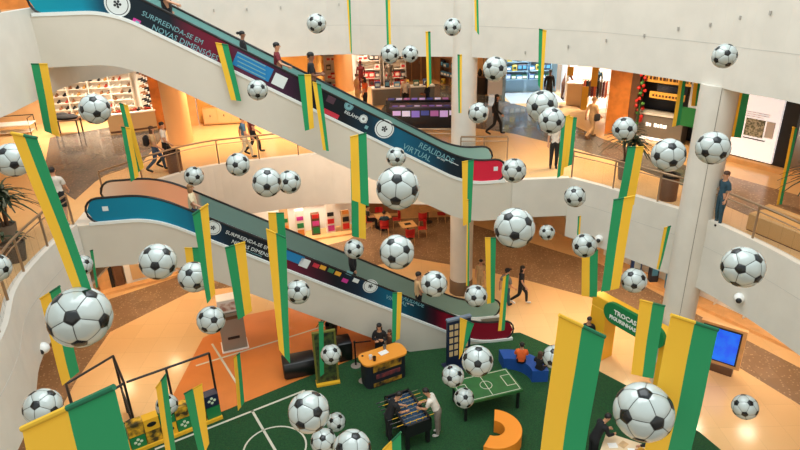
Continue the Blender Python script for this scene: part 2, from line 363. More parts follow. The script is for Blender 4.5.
class Esc:
    def __init__(s, top, zt, zb, ang, Rr, La, Lb, wid, thick):
        s.top = Vector(top); s.zt, s.zb, s.R, s.La, s.Lb, s.W, s.th = zt, zb, Rr, La, Lb, wid, thick
        s.d = Vector((cos(ang), sin(ang))); s.n = Vector((-sin(ang), cos(ang))); s.tan = (zt-zb)/Rr; s.th_ang = atan2(zt-zb, Rr)
    def z(s, t):
        w = .7
        def I(x): return 0 if x < -w else (x if x > w else (x+w)**2/(4*w))
        return s.zt-s.tan*(I(t)-I(t-s.R))
    def P(s, t, off, h): q = s.top+s.d*t+s.n*off; return Vector((q.x, q.y, s.z(t)+h))
    def px(s, u, v):     # s and height on the near face
        h = hit(u, v, s.top, s.top+s.d*5); t = (h.xy-s.top).dot(s.d); return t, h.z-s.z(t)
    def samples(s, a=None, b=None, st=.12):
        a = -s.La if a is None else a; b = s.R+s.Lb if b is None else b; n = max(2, int((b-a)/st)); return [a+(b-a)*i/n for i in range(n+1)]
    def strip(s, name, a, b, off0, off1, lo, hi, m, root, smooth=False):
        ts = s.samples(a, b); vs = []; fs = []
        for t in ts:
            l = lo(t) if callable(lo) else lo; h = hi(t) if callable(hi) else hi
            vs += [s.P(t, off0, l), s.P(t, off0, h), s.P(t, off1, h), s.P(t, off1, l)]
        for i in range(len(ts)-1):
            for k in range(4): fs.append((i*4+k, i*4+(k+1) % 4, i*4+4+(k+1) % 4, i*4+4+k))
        e = (len(ts)-1)*4; fs += [(3, 2, 1, 0), (e, e+1, e+2, e+3)]
        return MB().add([v-s.o for v in vs], fs).build(name, m, root, smooth)
    def make(s, name, label, ramp, farramp):
        q = s.P(s.R, s.W/2, 0); s.o = Vector((q.x, q.y, s.zb)); root = s.root = empty(name, s.o, 0, label, 'escalator')
        def low(t):
            z = s.z(t); return max(z-s.th, s.zb if s.zb < 1 else -99)-z
        s.strip('truss_cladding', -s.La-.5, s.R+s.Lb+(.4 if s.zb > 1 else 0), 0, s.W, low, lambda t: .03 if s.z(t)+low(t) < s.z(t)-.02 else .03, TRUSS, root)
        s.strip('skirt_trim', None, None, -.025, .1, .02, .11, SKIRT, root); s.strip('skirt_trim', None, None, s.W-.1, s.W+.025, .02, .11, SKIRT, root)
        r = .35; tot = s.La+s.R+s.Lb
        def e(t): return max(0, min(r, t+s.La+.0, s.R+s.Lb-t))
        def lo(t): k = sqrt(max(0, r*r-(r-e(t))**2)); return max(.1, .44-k)
        def hi(t): k = sqrt(max(0, r*r-(r-e(t))**2)); return .44+k
        fr = lambda x: (s.px(x, 0)[0]+s.La)/tot
        # pixel column -> fraction along the panel, taken at the panel's mid height
        def frac(u):
            best = min(s.samples(st=.04), key=lambda t: abs(proj(s.P(t, 0, .42))[0]-u)); return (best+s.La)/tot
        near = s.strip('printed_balustrade_panel', None, None, .03, .06, lo, hi, ramp_mat(name+'_print', [(frac(u), c) for u, c in ramp], .5), root)
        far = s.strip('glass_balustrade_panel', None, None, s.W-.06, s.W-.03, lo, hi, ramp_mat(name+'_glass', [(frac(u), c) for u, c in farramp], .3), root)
        for off in (.045, s.W-.045):
            ts = s.samples(-s.La+r, s.R+s.Lb-r); path = []
            for k in range(9):
                a = pi*k/8; path.append(s.P(-s.La+r-sin(a)*(r+.03), off, .44-cos(a)*(r+.03)))
            path += [s.P(t, off, .82) for t in ts[1:-1]]
            for k in range(9):
                a = pi*k/8; path.append(s.P(s.R+s.Lb-r+sin(a)*(r+.03), off, .44+cos(a)*(r+.03)))
            MB().tube([p-s.o for p in path], .035, 8).build('handrail', RUBBER, root, True)
        t = -.6
        while t < s.R+.6:
            m = t+.2; zz = s.z(m)-s.zb-.3*max(0, min(1, (t+.6)/1.2, (s.R+.6-t)/1.2)); a = s.top+s.d*t+s.n*.22-s.o.xy; b = s.top+s.d*(t+.4)+s.n*.22-s.o.xy
            st = MB().obox(a, b, s.W-.44, zz-.16, zz+.035)
            c = s.top+s.d*(t+.37)+s.n*.22-s.o.xy; st.cur = 1; st.obox(c, b+s.d*.001, s.W-.44, zz+.03, zz+.037)
            st.build('step', [STEPM, STEPY], root); t += .4
        for a, b in ((-s.La, -.6), (s.R+.6, s.R+s.Lb)):
            p = s.top+s.d*a+s.n*.12-s.o.xy; q2 = s.top+s.d*b+s.n*.12-s.o.xy; z = s.z(a)-s.zb
            MB().obox(p, q2, s.W-.24, z+.02, z+.04).build('landing_plate', STEEL, root)
        return root
    def uv(s, t0, h0, slope=True):
        th = s.th_ang if slope else 0; base = s.P(t0, -.0, h0)-s.o
        D3 = Vector((s.d.x*cos(th), s.d.y*cos(th), -sin(th))); U3 = Vector((s.d.x*sin(th), s.d.y*sin(th), cos(th))); N3 = Vector((-s.n.x, -s.n.y, 0))
        return lambda x, y, z=0, lift=.0: base+D3*x+U3*y+N3*(z-.025+lift)
    def text(s, txt, size, u, v, m, slope=True, bold=.0, name='lettering'):
        t, h = s.px(u, v); f = s.uv(t, h, slope); return text_mesh(txt, size, lambda x, y, z: f(x, y, z), m, name, s.near_root, bold)
    def rect(s, u, v, w, hh, m, slope=True, name='printed_block', lift=0):
        t, h = s.px(u, v); f = s.uv(t, h, slope); b = MB(); pts = [f(x, y, z, lift) for z in (-.004, .003) for x, y in ((-w/2, -hh/2), (w/2, -hh/2), (w/2, hh/2), (-w/2, hh/2))]
        return b.add(pts, [(3, 2, 1, 0), (4, 5, 6, 7), (0, 1, 5, 4), (1, 2, 6, 5), (2, 3, 7, 6), (3, 0, 4, 7)]).build(name, m, s.near_root)
    def badge(s, u, v, r, m1, m2, slope=True, name='round_emblem'):
        t, h = s.px(u, v); f = s.uv(t, h, slope); b = MB(); n = 28
        def disc(r0, mi, lift):
            vs = [f(r0*cos(2*pi*k/n), r0*sin(2*pi*k/n), 0, lift) for k in range(n)]; b.add(vs, [tuple(range(n))], mi)
        disc(r, 0, .004); disc(r*.86, 1, .006); disc(r*.8, 0, .008)
        for k in range(5):   # little ball figure in the middle
            a = 2*pi*k/5+.3; c = (r*.22*cos(a), r*.22*sin(a)); vs = [f(c[0]+r*.12*cos(a+2*pi*j/5), c[1]+r*.12*sin(a+2*pi*j/5), 0, .01) for j in range(5)]; b.add(vs, [tuple(range(5))], 1)
        vs = [f(r*.13*cos(2*pi*j/5), r*.13*sin(2*pi*j/5), 0, .01) for j in range(5)]; b.add(vs, [tuple(range(5))], 1)
        return b.build(name, [m1, m2], s.near_root)
ANG = radians(8.5)
EU = Esc((-7.55, 17.2), L2, L1, ANG, 9.87, 1.98, 1.3, 1.6, 1.3)
EL = Esc((-7.2, 16.45), L1, 0, ANG, 9.87, 1.8, 1.35, 1.6, 1.35)
EU.make('escalator', 'upper escalator with white side running from top left to the right gallery',
    [(33, (0, 142, 162)), (80, (0, 132, 158)), (100, (8, 72, 96)), (122, (14, 32, 42)), (172, (16, 28, 38)), (192, (92, 26, 46)), (225, (118, 22, 46)), (236, (86, 36, 60)), (285, (56, 26, 50)), (308, (20, 22, 32)), (345, (12, 20, 28)), (372, (14, 48, 66)), (398, (14, 92, 122)), (428, (12, 68, 92)), (448, (14, 34, 46)), (469, (14, 28, 36)), (471, (206, 36, 62)), (507, (206, 36, 62))],
    [(33, (120, 170, 166)), (200, (116, 166, 162)), (420, (112, 150, 142)), (508, (150, 186, 172))])
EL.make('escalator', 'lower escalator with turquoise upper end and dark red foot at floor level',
    [(85, (8, 116, 148)), (160, (4, 130, 160)), (188, (8, 112, 144)), (205, (18, 56, 84)), (230, (14, 34, 46)), (268, (18, 22, 30)), (284, (104, 22, 50)), (320, (52, 22, 36)), (335, (18, 22, 30)), (358, (18, 36, 54)), (372, (14, 66, 94)), (390, (10, 92, 122)), (410, (12, 66, 86)), (425, (14, 28, 38)), (436, (60, 14, 30)), (446, (136, 18, 40)), (513, (140, 20, 42))],
    [(93, (236, 200, 170)), (140, (255, 178, 132)), (185, (252, 168, 126)), (196, (116, 146, 138)), (330, (112, 134, 124)), (420, (126, 144, 128)), (513, (140, 168, 148))])  # peach stops paint the warm floor's reflection into the far glass colour
for e in (EU, EL): e.near_root = [c for c in e.root.children if c.name.startswith('printed_balustrade')][0]
PW = mat('print_white', (214, 222, 222), .5); PT = mat('print_pale_teal', (112, 164, 172), .5); PB = mat('print_blue', (16, 120, 178), .5)
PD = mat('print_dark', (18, 26, 34), .5); PR = mat('print_red', (190, 40, 60), .5); PY = mat('print_yellow', (220, 160, 50), .5); PM = mat('print_magenta', (190, 50, 140), .5); PGn = mat('print_green', (60, 120, 80), .5)
EU.badge(117, 4, .33, PW, PD); EU.text('SURPREENDA-SE EM', .19, 141, 15, PT); EU.text('NOVAS DIMENSÕES', .21, 151, 29, PT); EU.text('realidade virtual e aumentada', .09, 152, 33, PY)
EU.rect(136, 22.5, .2, .18, PM); EU.rect(137, 23, .1, .1, PT, lift=.004)
EU.rect(253, 67, 1.1, .4, PB)
for k in range(4): EU.rect(251.5, 58.5+k*4.2+1, .85, .028, PT, lift=.005, name='printed_text_line')
EU.rect(279.5, 81, .38, .34, PW)
EU.text('RELÂMPAGO', .13, 344, 113, PW); EU.badge(363.5, 119, .13, PW, PD); EU.badge(384.5, 129, .3, PW, PD); EU.rect(366.5, 127.5, .1, .1, PT)
EU.rect(331, 100, .25, .2, mat('print_plum', (70, 44, 60), .5)); EU.rect(331, 114, .5, .14, PR); EU.badge(349, 106, .14, PT, PD)
EU.text('REALIDADE', .25, 418, 147, PT); EU.text('VIRTUAL', .26, 402, 148.5, PT); EU.text('ao vivo', .1, 437, 158, PW); EU.rect(452, 162.5, .5, .02, PW)
EU.rect(496, 169, .14, .14, PW, False)
EL.rect(105, 209, .16, .14, PW, False); EL.badge(213, 228, .24, PW, PD); EL.text('SURPREENDA-SE EM', .16, 225, 233.5, PW); EL.text('NOVAS DIMENSÕES', .17, 231, 243, PW); EL.text('realidade virtual e aumentada', .07, 236, 247.5, PT)
EL.rect(294, 258, .62, .3, PB); EL.rect(304.5, 263.5, .3, .3, PW)
for (u, v, m) in ((316, 266, PR), (323, 268, PY), (331, 271, PGn), (338, 274, PY), (349.5, 273.5, PT), (356, 281, PW), (345, 281, PM)): EL.rect(u, v, .2, .14, m, name='printed_icon')
EL.badge(370.5, 286.5, .25, PW, PD); EL.text('REALIDADE', .2, 397, 297.5, PT); EL.text('VIRTUAL', .21, 385, 298.5, PT); EL.text('ao vivo', .09, 407, 304, PW)
# ------------------------------------------------------------------ small domes on the fascia
CAMW = mat('white_plastic', (232, 232, 228), .3)
for u, v, r, where, lab in ((739.5, 297, .14, right1, 'white dome camera with a dark lens under the right gallery ball'), (599, 238, .13, right1, 'tiny white dome camera on the gallery wall left of the yellow-green flag'), (43, 347, .15, left1, 'pale dome camera on the curved white wall at the left')):
    h = hitpoly(u, v, where); n = (CAM-h); n.z = 0; n.normalize(); h = h+n*.02
    r0 = empty('security_camera', h, 0, lab, 'camera')
    MB().ball(n*.04, r, r, r, 14, 9).build('dome', CAMW, r0, True); MB().ball(n*(r*.62)+Vector((-.03, -.05, -.02)), r*.55, r*.55, r*.6, 10, 7).build('lens', BLACK, r0, True)
# ------------------------------------------------------------------ soccer balls
BW = mat('ball_white_vinyl', (172, 180, 176), .2, spec=.7, coat=.6); BK = mat('ball_black_vinyl', (14, 17, 19), .25, spec=.4, coat=.15); BS = mat('ball_seam', (70, 70, 66), .6)
def ball_mesh():
    ph = (1+sqrt(5))/2; V = []
    for a in (-1, 1):
        for b in (-ph, ph): V += [Vector((0, a, b)), Vector((a, b, 0)), Vector((b, 0, a))]
    V = [v.normalized() for v in V]; el = min((V[0]-v).length for v in V[1:])
    nb = [[j for j in range(12) if j != i and (V[i]-V[j]).length < el*1.05] for i in range(12)]
    t = .262; polys = []
    for i in range(12):
        c = V[i]; a = c.orthogonal().normalized(); b = c.cross(a)
        js = sorted(nb[i], key=lambda j: atan2((V[j]-c).dot(b), (V[j]-c).dot(a)))
        polys.append(([V[i].lerp(V[j], t) for j in js], 1))
    for i in range(12):
        for j in nb[i]:
            for k in nb[i]:
                if i < j < k and k in nb[j]:
                    polys.append(([V[i].lerp(V[j], t), V[i].lerp(V[j], 1-t), V[j].lerp(V[k], t), V[j].lerp(V[k], 1-t), V[k].lerp(V[i], t), V[k].lerp(V[i], 1-t)], 0))
    b = MB(); n = 4
    b.ball((0, 0, 0), .985, n=28, m=18, mi=2)
    for P, mi in polys:
        c = sum(P, Vector())/len(P); Q = [c+(p-c)*(.955 if mi == 0 else .97) for p in P]
        for a, d in zip(Q, Q[1:]+Q[:1]):
            idx = {}; vs = []; fs = []
            for i in range(n+1):
                for j in range(n+1-i):
                    p = c+(a-c)*(i/n)+(d-c)*(j/n); rho = (i+j)/n
                    idx[i, j] = len(vs); vs.append(p.normalized()*(1+.018*(1-rho**4)-.012*(rho == 1)))
            for i in range(n):
                for j in range(n-i):
                    fs.append((idx[i, j], idx[i+1, j], idx[i, j+1]))
                    if i+j < n-1: fs.append((idx[i+1, j], idx[i+1, j+1], idx[i, j+1]))
            b.add(vs, fs, mi)
    me = bpy.data.meshes.new('soccer_ball'); me.from_pydata(b.v, [], b.f)
    for m in (BW, BK, BS): me.materials.append(m)
    me.polygons.foreach_set('material_index', b.m); me.polygons.foreach_set('use_smooth', [True]*len(me.polygons))
    bm = bmesh.new(); bm.from_mesh(me); bmesh.ops.remove_doubles(bm, verts=bm.verts, dist=.004); bmesh.ops.recalc_face_normals(bm, faces=bm.faces); bm.to_mesh(me); bm.free()
    return me
BALL = ball_mesh()
B = [ # u, v, diameter px, depth (0 = from size), label
(316.5, 23.5, 20, 0, 'soccer ball hanging alone before the white upper wall, above the woman on the upper escalator'),
(452.5, 27, 18, 0, 'small soccer ball hanging just left of the round white column near its top'),
(724.5, 56, 26, 0, 'soccer ball hanging before the bright white wall at the top right'),
(495, 69, 25, 0, 'soccer ball hanging right of the round white column, beside the blue-lit shop'),
(390, 54, 19, 0, 'soccer ball touching the tip of a thin green flag, left one of a pair'),
(410, 54, 17, 0, 'right ball of the small pair under a thin green flag at the top'),
(257.5, 90, 21, 0, 'soccer ball hanging just under the printed blue panel of the upper escalator'),
(95, 109, 32, 0, 'soccer ball hanging before the white shoe shop shelves at upper left'),
(542, 106, 32, 12.5, 'larger rear ball of the overlapping two below the blue-lit shop'),
(551.5, 120.5, 27, 10.8, 'front ball of the overlapping two below the blue-lit shop'),
(478.5, 113, 21, 0, 'soccer ball at the right edge of the round white column, above the escalator foot'),
(624.5, 129, 25, 0, 'soccer ball before the potted palm and the orange wood pillar'),
(668.5, 155, 35, 0, 'soccer ball left of the right white column, before the dark shop counter'),
(713, 148, 35, 0, 'soccer ball overlapping the right white column beside the lit poster'),
(13, 160, 37, 0, 'soccer ball cut by the left picture edge, behind the long near flag'),
(238, 164.5, 24, 0, 'soccer ball hanging before the two walking people on the left gallery'),
(267, 182.5, 30, 0, 'larger left ball of the pair before the pink-lit gallery wall'),
(289, 182, 24, 0, 'smaller right ball of the pair before the pink-lit gallery wall'),
(194, 176, 20, 0, 'small soccer ball above the woman at the top of the lower escalator'),
(396, 157, 20, 0, 'small soccer ball hanging just above the large ball in the middle'),
(398, 188, 44, 0, 'large soccer ball in the middle, above the red cafe chairs'),
(514, 170.5, 25, 0, 'soccer ball before the pink foot of the upper escalator'),
(514.5, 228, 41, 0, 'large soccer ball below the right landing, right of the round column'),
(575, 196.5, 22, 0, 'soccer ball before the corner of the white right gallery wall'),
(547, 232.5, 16, 18.5, 'tiny soccer ball under the bottom edge of the right landing'),
(584.5, 245.5, 25, 0, 'soccer ball under the right gallery, above a yellow-green flag'),
(397, 252, 35, 0, 'soccer ball before the brown floor just below the cafe tables'),
(354, 249, 20, 0, 'small soccer ball at the tip of a long green flag over the lower escalator'),
(434, 284, 27, 0, 'soccer ball over the lower escalator, left of the round column base'),
(476, 296, 23, 0, 'soccer ball before the foot of the lower escalator, below the column base'),
(298, 292, 25, 0, 'soccer ball just right of a long yellow-green flag under the lower escalator'),
(211, 320, 29, 0, 'soccer ball before the grey kiosk machine on the orange court'),
(158, 261.5, 38, 0, 'soccer ball before the white cladding below the turquoise escalator end'),
(194, 277, 32, 0, 'soccer ball right of the ball below the turquoise escalator end'),
(82, 265, 22, 0, 'small soccer ball behind the lower part of the long near flag at left'),
(80, 317, 65, 6.6, 'biggest soccer ball at the left, at the lower end of the long near flag'),
(-4, 268, 31, 0, 'soccer ball mostly outside the left edge beside the curved gallery railing'),
(43, 407, 40, 0, 'soccer ball above the widest flag in the lower left corner'),
(309, 412, 43, 0, 'largest ball of the cluster over the green turf at bottom centre'),
(336, 422, 20, 0, 'smallest ball of the cluster over the green turf at bottom centre'),
(323.5, 441.5, 27, 0, 'ball half hidden between two others in the cluster at bottom centre'),
(352, 449, 40, 0, 'ball cut by the bottom edge in the cluster over the turf'),
(477.5, 361, 32, 0, 'largest and topmost of three balls over the green pitch table'),
(453, 376, 23, 0, 'leftmost of three balls over the green pitch table'),
(464, 398, 21, 0, 'lowest and smallest of three balls over the green pitch table'),
(555, 357, 25, 0, 'soccer ball half hidden by the wide near flag, beside the blue seat'),
(634, 280.5, 26, 0, 'soccer ball above the green sign on the yellow arch'),
(743, 267, 44, 0, 'large soccer ball before the right gallery wall, above the dome camera'),
(643.5, 412, 62, 0, 'biggest soccer ball at the bottom right, before a wide flag'),
(745, 407, 27, 0, 'soccer ball alone over the pale floor at the bottom right'),
(331, 354.5, 21, 0, 'soccer ball before the framed upright panel beside the black boxes'),
(167, 405, 23, 0, 'soccer ball behind a narrow flag over the goal at lower left'),
]
for i, (u, v, d, Z, lab) in enumerate(B):
    Z = Z or min(.55*F_PX/d, 17.2)
    p = D(u, v, Z); r = d*Z/F_PX/2*sqrt(FW.dot(ray(u, v).normalized()))*.985
    o = bpy.data.objects.new('soccer_ball', BALL); COL.objects.link(o); o.location = p; o.scale = (r,)*3
    rn = random.Random(i*13+5); o.rotation_euler = (rn.uniform(0, 6.28), rn.uniform(0, 6.28), rn.uniform(0, 6.28))
    tag(o, lab, 'ball', 'hanging soccer balls')
# ------------------------------------------------------------------ two-tone flags
FG = mat('flag_green_cloth', (32, 164, 104), .75, transl=.25, sheen=.2); FY = mat('flag_yellow_cloth', (250, 208, 58), .75, transl=.25, sheen=.2)
HG = mat('hem_dark_green', (14, 100, 66), .8); HY = mat('hem_ochre', (214, 168, 40), .8)
def flag(TL, TR, BL, BR, order, lab, wid=.42, split=.5, Z=None, yaw=0, amp=.012, hem=1):
    w = max(4, hypot(TR[0]-TL[0], TR[1]-TL[1])); Z = Z or max(3.2, min(wid*F_PX/w, 16.8))
    tl = D(*TL, Z); y0 = tl.y
    tr = Yp(*TR, y0+yaw); bl = Yp(*BL, y0); br = Yp(*BR, y0+yaw)
    o3 = (tl+tr)/2; root = empty('flag', o3, 0, lab, 'flag', 'hanging green and yellow flags')
    nrm = Vector((0, -1, 0)); k0 = random.uniform(0, 6)
    def surf(s, t):
        a = tl.lerp(tr, s); b = bl.lerp(br, s); p = a.lerp(b, t)
        return p+Vector((0, -1, 0))*(amp*sin(t*7+k0)+amp*.6*sin(s*5+t*3+k0))*t-o3
    for (a, b, c) in ((0, split, order[0]), (split, 1, order[1])):
        m = MB(); nx, ny = 4, 22; vs = []; fs = []; th = Vector((0, .004, 0))
        for sd in (0, 1):
            for j in range(ny+1):
                for i in range(nx+1): vs.append(surf(a+(b-a)*i/nx, j/ny)+th*sd)
        N = (nx+1)*(ny+1)
        for j in range(ny):
            for i in range(nx):
                q = j*(nx+1)+i; fs += [(q, q+1, q+nx+2, q+nx+1), (N+q+nx+1, N+q+nx+2, N+q+1, N+q)]
        for j in range(ny):
            q = j*(nx+1); fs.append((q, q+nx+1, N+q+nx+1, N+q)); q += nx; fs.append((q+nx+1, q, N+q, N+q+nx+1))
        for i in range(nx): fs.append((i+1, i, N+i, N+i+1)); q = ny*(nx+1)+i; fs.append((q, q+1, N+q+1, N+q))
        m.add(vs, fs).build('green_half' if c == 'g' else 'yellow_half', FG if c == 'g' else FY, root, True)
        if hem:
            p, q = surf(a, 0), surf(b, 0)
            MB().tube([p, q], .018, 8).build('rod_sleeve', HG if c == 'g' else HY, root)
    return root
FL = [
((31, 64), (47.5, 64), (44.5, 131), (60, 137), 'gy', 'flag before the tan wall and shoe shop at the upper left'),
((11, 133), (37, 138), (74, 290), (96, 300), 'yg', 'long wide near flag slanting down the left side to the biggest left ball', .42, .5, 5.9),
((119, 103), (128, 106), (136, 174), (144, 168), 'gy', 'rear flag of the overlapping two before the left gallery floor'),
((121, 127), (130, 128), (131, 182), (139, 176), 'gy', 'front flag of the overlapping two before the left gallery floor'),
((192.5, 215), (208, 204), (207, 304), (215, 294), 'gy', 'flag hanging before the lower end of the turquoise escalator panel', .42, .5, 9.6),
((225, 248), (245, 242), (238, 320), (252, 311), 'gy', 'flag beside the grey kiosk machine, below the lower escalator print'),
((268, 213), (284, 213), (271, 250), (287, 250), 'yg', 'short flag tucked behind the long flag over the lower escalator'),
((266, 229), (286, 238), (279, 350), (290, 364), 'yg', 'long flag over the lower escalator reaching down to the black boxes'),
((215.5, 43), (228, 45), (231, 100), (241.5, 101), 'yg', 'flag before the red part of the upper escalator print'),
((298, 75), (311, 75), (305, 131), (314, 128), 'gy', 'left flag of two side by side below the upper escalator riders'),
((312.5, 82), (321, 85), (323, 150), (329, 151), 'yg', 'right flag of two side by side below the upper escalator riders'),
((346, -14), (350, -14), (350, 51), (352, 54), 'yg', 'thin flag at the top edge left of centre, pointing at no ball'),
((385, -14), (390, -14), (387, 46), (391, 46), 'gy', 'thin flag at the top edge ending at a ball'),
((425.5, 32), (430.5, 32), (427, 88), (431.5, 83), 'yg', 'thin flag before the brown shop front left of the round column'),
((474, -14), (478, -14), (475, 30), (479, 35), 'yg', 'thin flag at the top edge beside the round column'),
((457.5, 55), (462, 55), (458.5, 113), (461.5, 113), 'gy', 'thin flag hanging along the front of the round column'),
((539, 29), (546.5, 31), (538, 85), (542.5, 93), 'gy', 'thin flag before the blue-lit shop in the upper middle'),
((700, 33), (709.5, 32), (691, 106), (699, 106), 'yg', 'tall flag above the dark shop, left of the ball on the white wall'),
((682, 66), (688, 65), (672, 127), (680, 125), 'yg', 'shorter narrow flag before the dark shop posters'),
((739.5, 74), (753, 77), (726, 136), (741, 138), 'yg', 'flag covering the left edge of the lit white poster'),
((792.5, 127), (797.5, 129), (776, 207), (780, 214), 'yg', 'narrow flag near the right picture edge before the orange wall'),
((715, 166), (720, 167), (705, 221), (710, 223), 'gy', 'thin flag hanging at the right side of the white column'),
((628, 147), (644, 147), (617, 205), (634, 205), 'gy', 'upper flag of two in line left of the right white column'),
((613.5, 200), (634.5, 196), (601, 292), (619, 288), 'gy', 'lower long flag of two in line left of the right white column'),
((350, 137), (366.5, 133), (352, 200), (369, 206), 'yg', 'rear flag left of the large middle ball'),
((350.5, 162), (365, 156), (352, 236), (366, 239), 'gy', 'front flag left of the large middle ball, ending at a small ball'),
((462, 162), (474, 160), (463, 226), (471, 222), 'yg', 'flag at the foot of the upper escalator print'),
((467, 200), (469.5, 200), (466, 286), (469, 286), 'yg', 'very thin yellow flag before the lower part of the round column'),
((485, 238), (496, 238), (487, 304), (494.5, 302), 'yg', 'flag right of the round column base above the escalator foot'),
((562, 118), (570, 115), (557, 178), (563.5, 175), 'gy', 'left flag of the two beside the overlapping balls'),
((569.5, 117), (577, 118), (564, 168), (572, 165), 'yg', 'right flag of the two beside the overlapping balls'),
((582, 250), (598, 250), (581.5, 296), (597, 297), 'yg', 'flag under the ball below the right gallery'),
((664, 228), (671, 226), (656.5, 269), (660, 270), 'yg', 'small narrow flag before the right gallery wall beside the column'),
((578, 217), (581, 216), (577, 236), (580, 236), 'gy', 'tiny flag edge above a ball under the right gallery'),
((559, 315), (605, 337), (539, 460), (583, 460), 'yg', 'wide near flag between the blue seat and the yellow arch'),
((640, 300), (665, 306), (631, 374), (653, 378), 'yg', 'flag hanging before the yellow arch and green sign'),
((671, 315), (718, 330), (643, 460), (690, 460), 'yg', 'widest near flag on the right, left of the blue screen'),
((460, 318), (474, 324), (459, 360), (466, 346), 'yg', 'short flag before the navy sticker board'),
((503, 278), (509, 274), (498, 331), (504.5, 330), 'yg', 'narrow flag before the red foot of the lower escalator'),
((392.5, 293), (402, 293), (392, 343), (400, 339), 'gy', 'flag below the lower escalator print, behind the counter woman'),
((40, 299), (60, 286), (62, 386), (79, 372), 'yg', 'flag hanging below the biggest left ball'),
((22, 429), (114, 387), (48, 560), (150, 530), 'yg', 'widest flag filling the lower left corner'),
((156, 388), (166, 374), (167, 462), (177, 462), 'yg', 'narrow flag before the small goal wall at lower left', .42, .5, 12),
((184, 394), (202, 384), (201, 462), (209, 444), 'gy', 'flag right of the narrow one before the goal wall'),
((233.5, 358), (240, 353), (238, 411), (244.5, 402), 'yg', 'narrow flag alone over the orange court and turf line'),
((383, 450), (401, 432), (384, 500), (402, 490), 'yg', 'flag cut by the bottom edge before the table football'),
((318.5, 322), (323.5, 322), (320, 377), (324, 374), 'gg', 'thin green flag before the framed upright panel'),
((90, 251), (93, 250), (96, 288), (98, 287), 'gg', 'thin green flag beside the small ball at left'),
((184.5, 248), (200, 248), (188, 276), (203, 276), 'yg', 'short flag behind the ball below the turquoise escalator end'),
]
for f in FL: flag(*f)
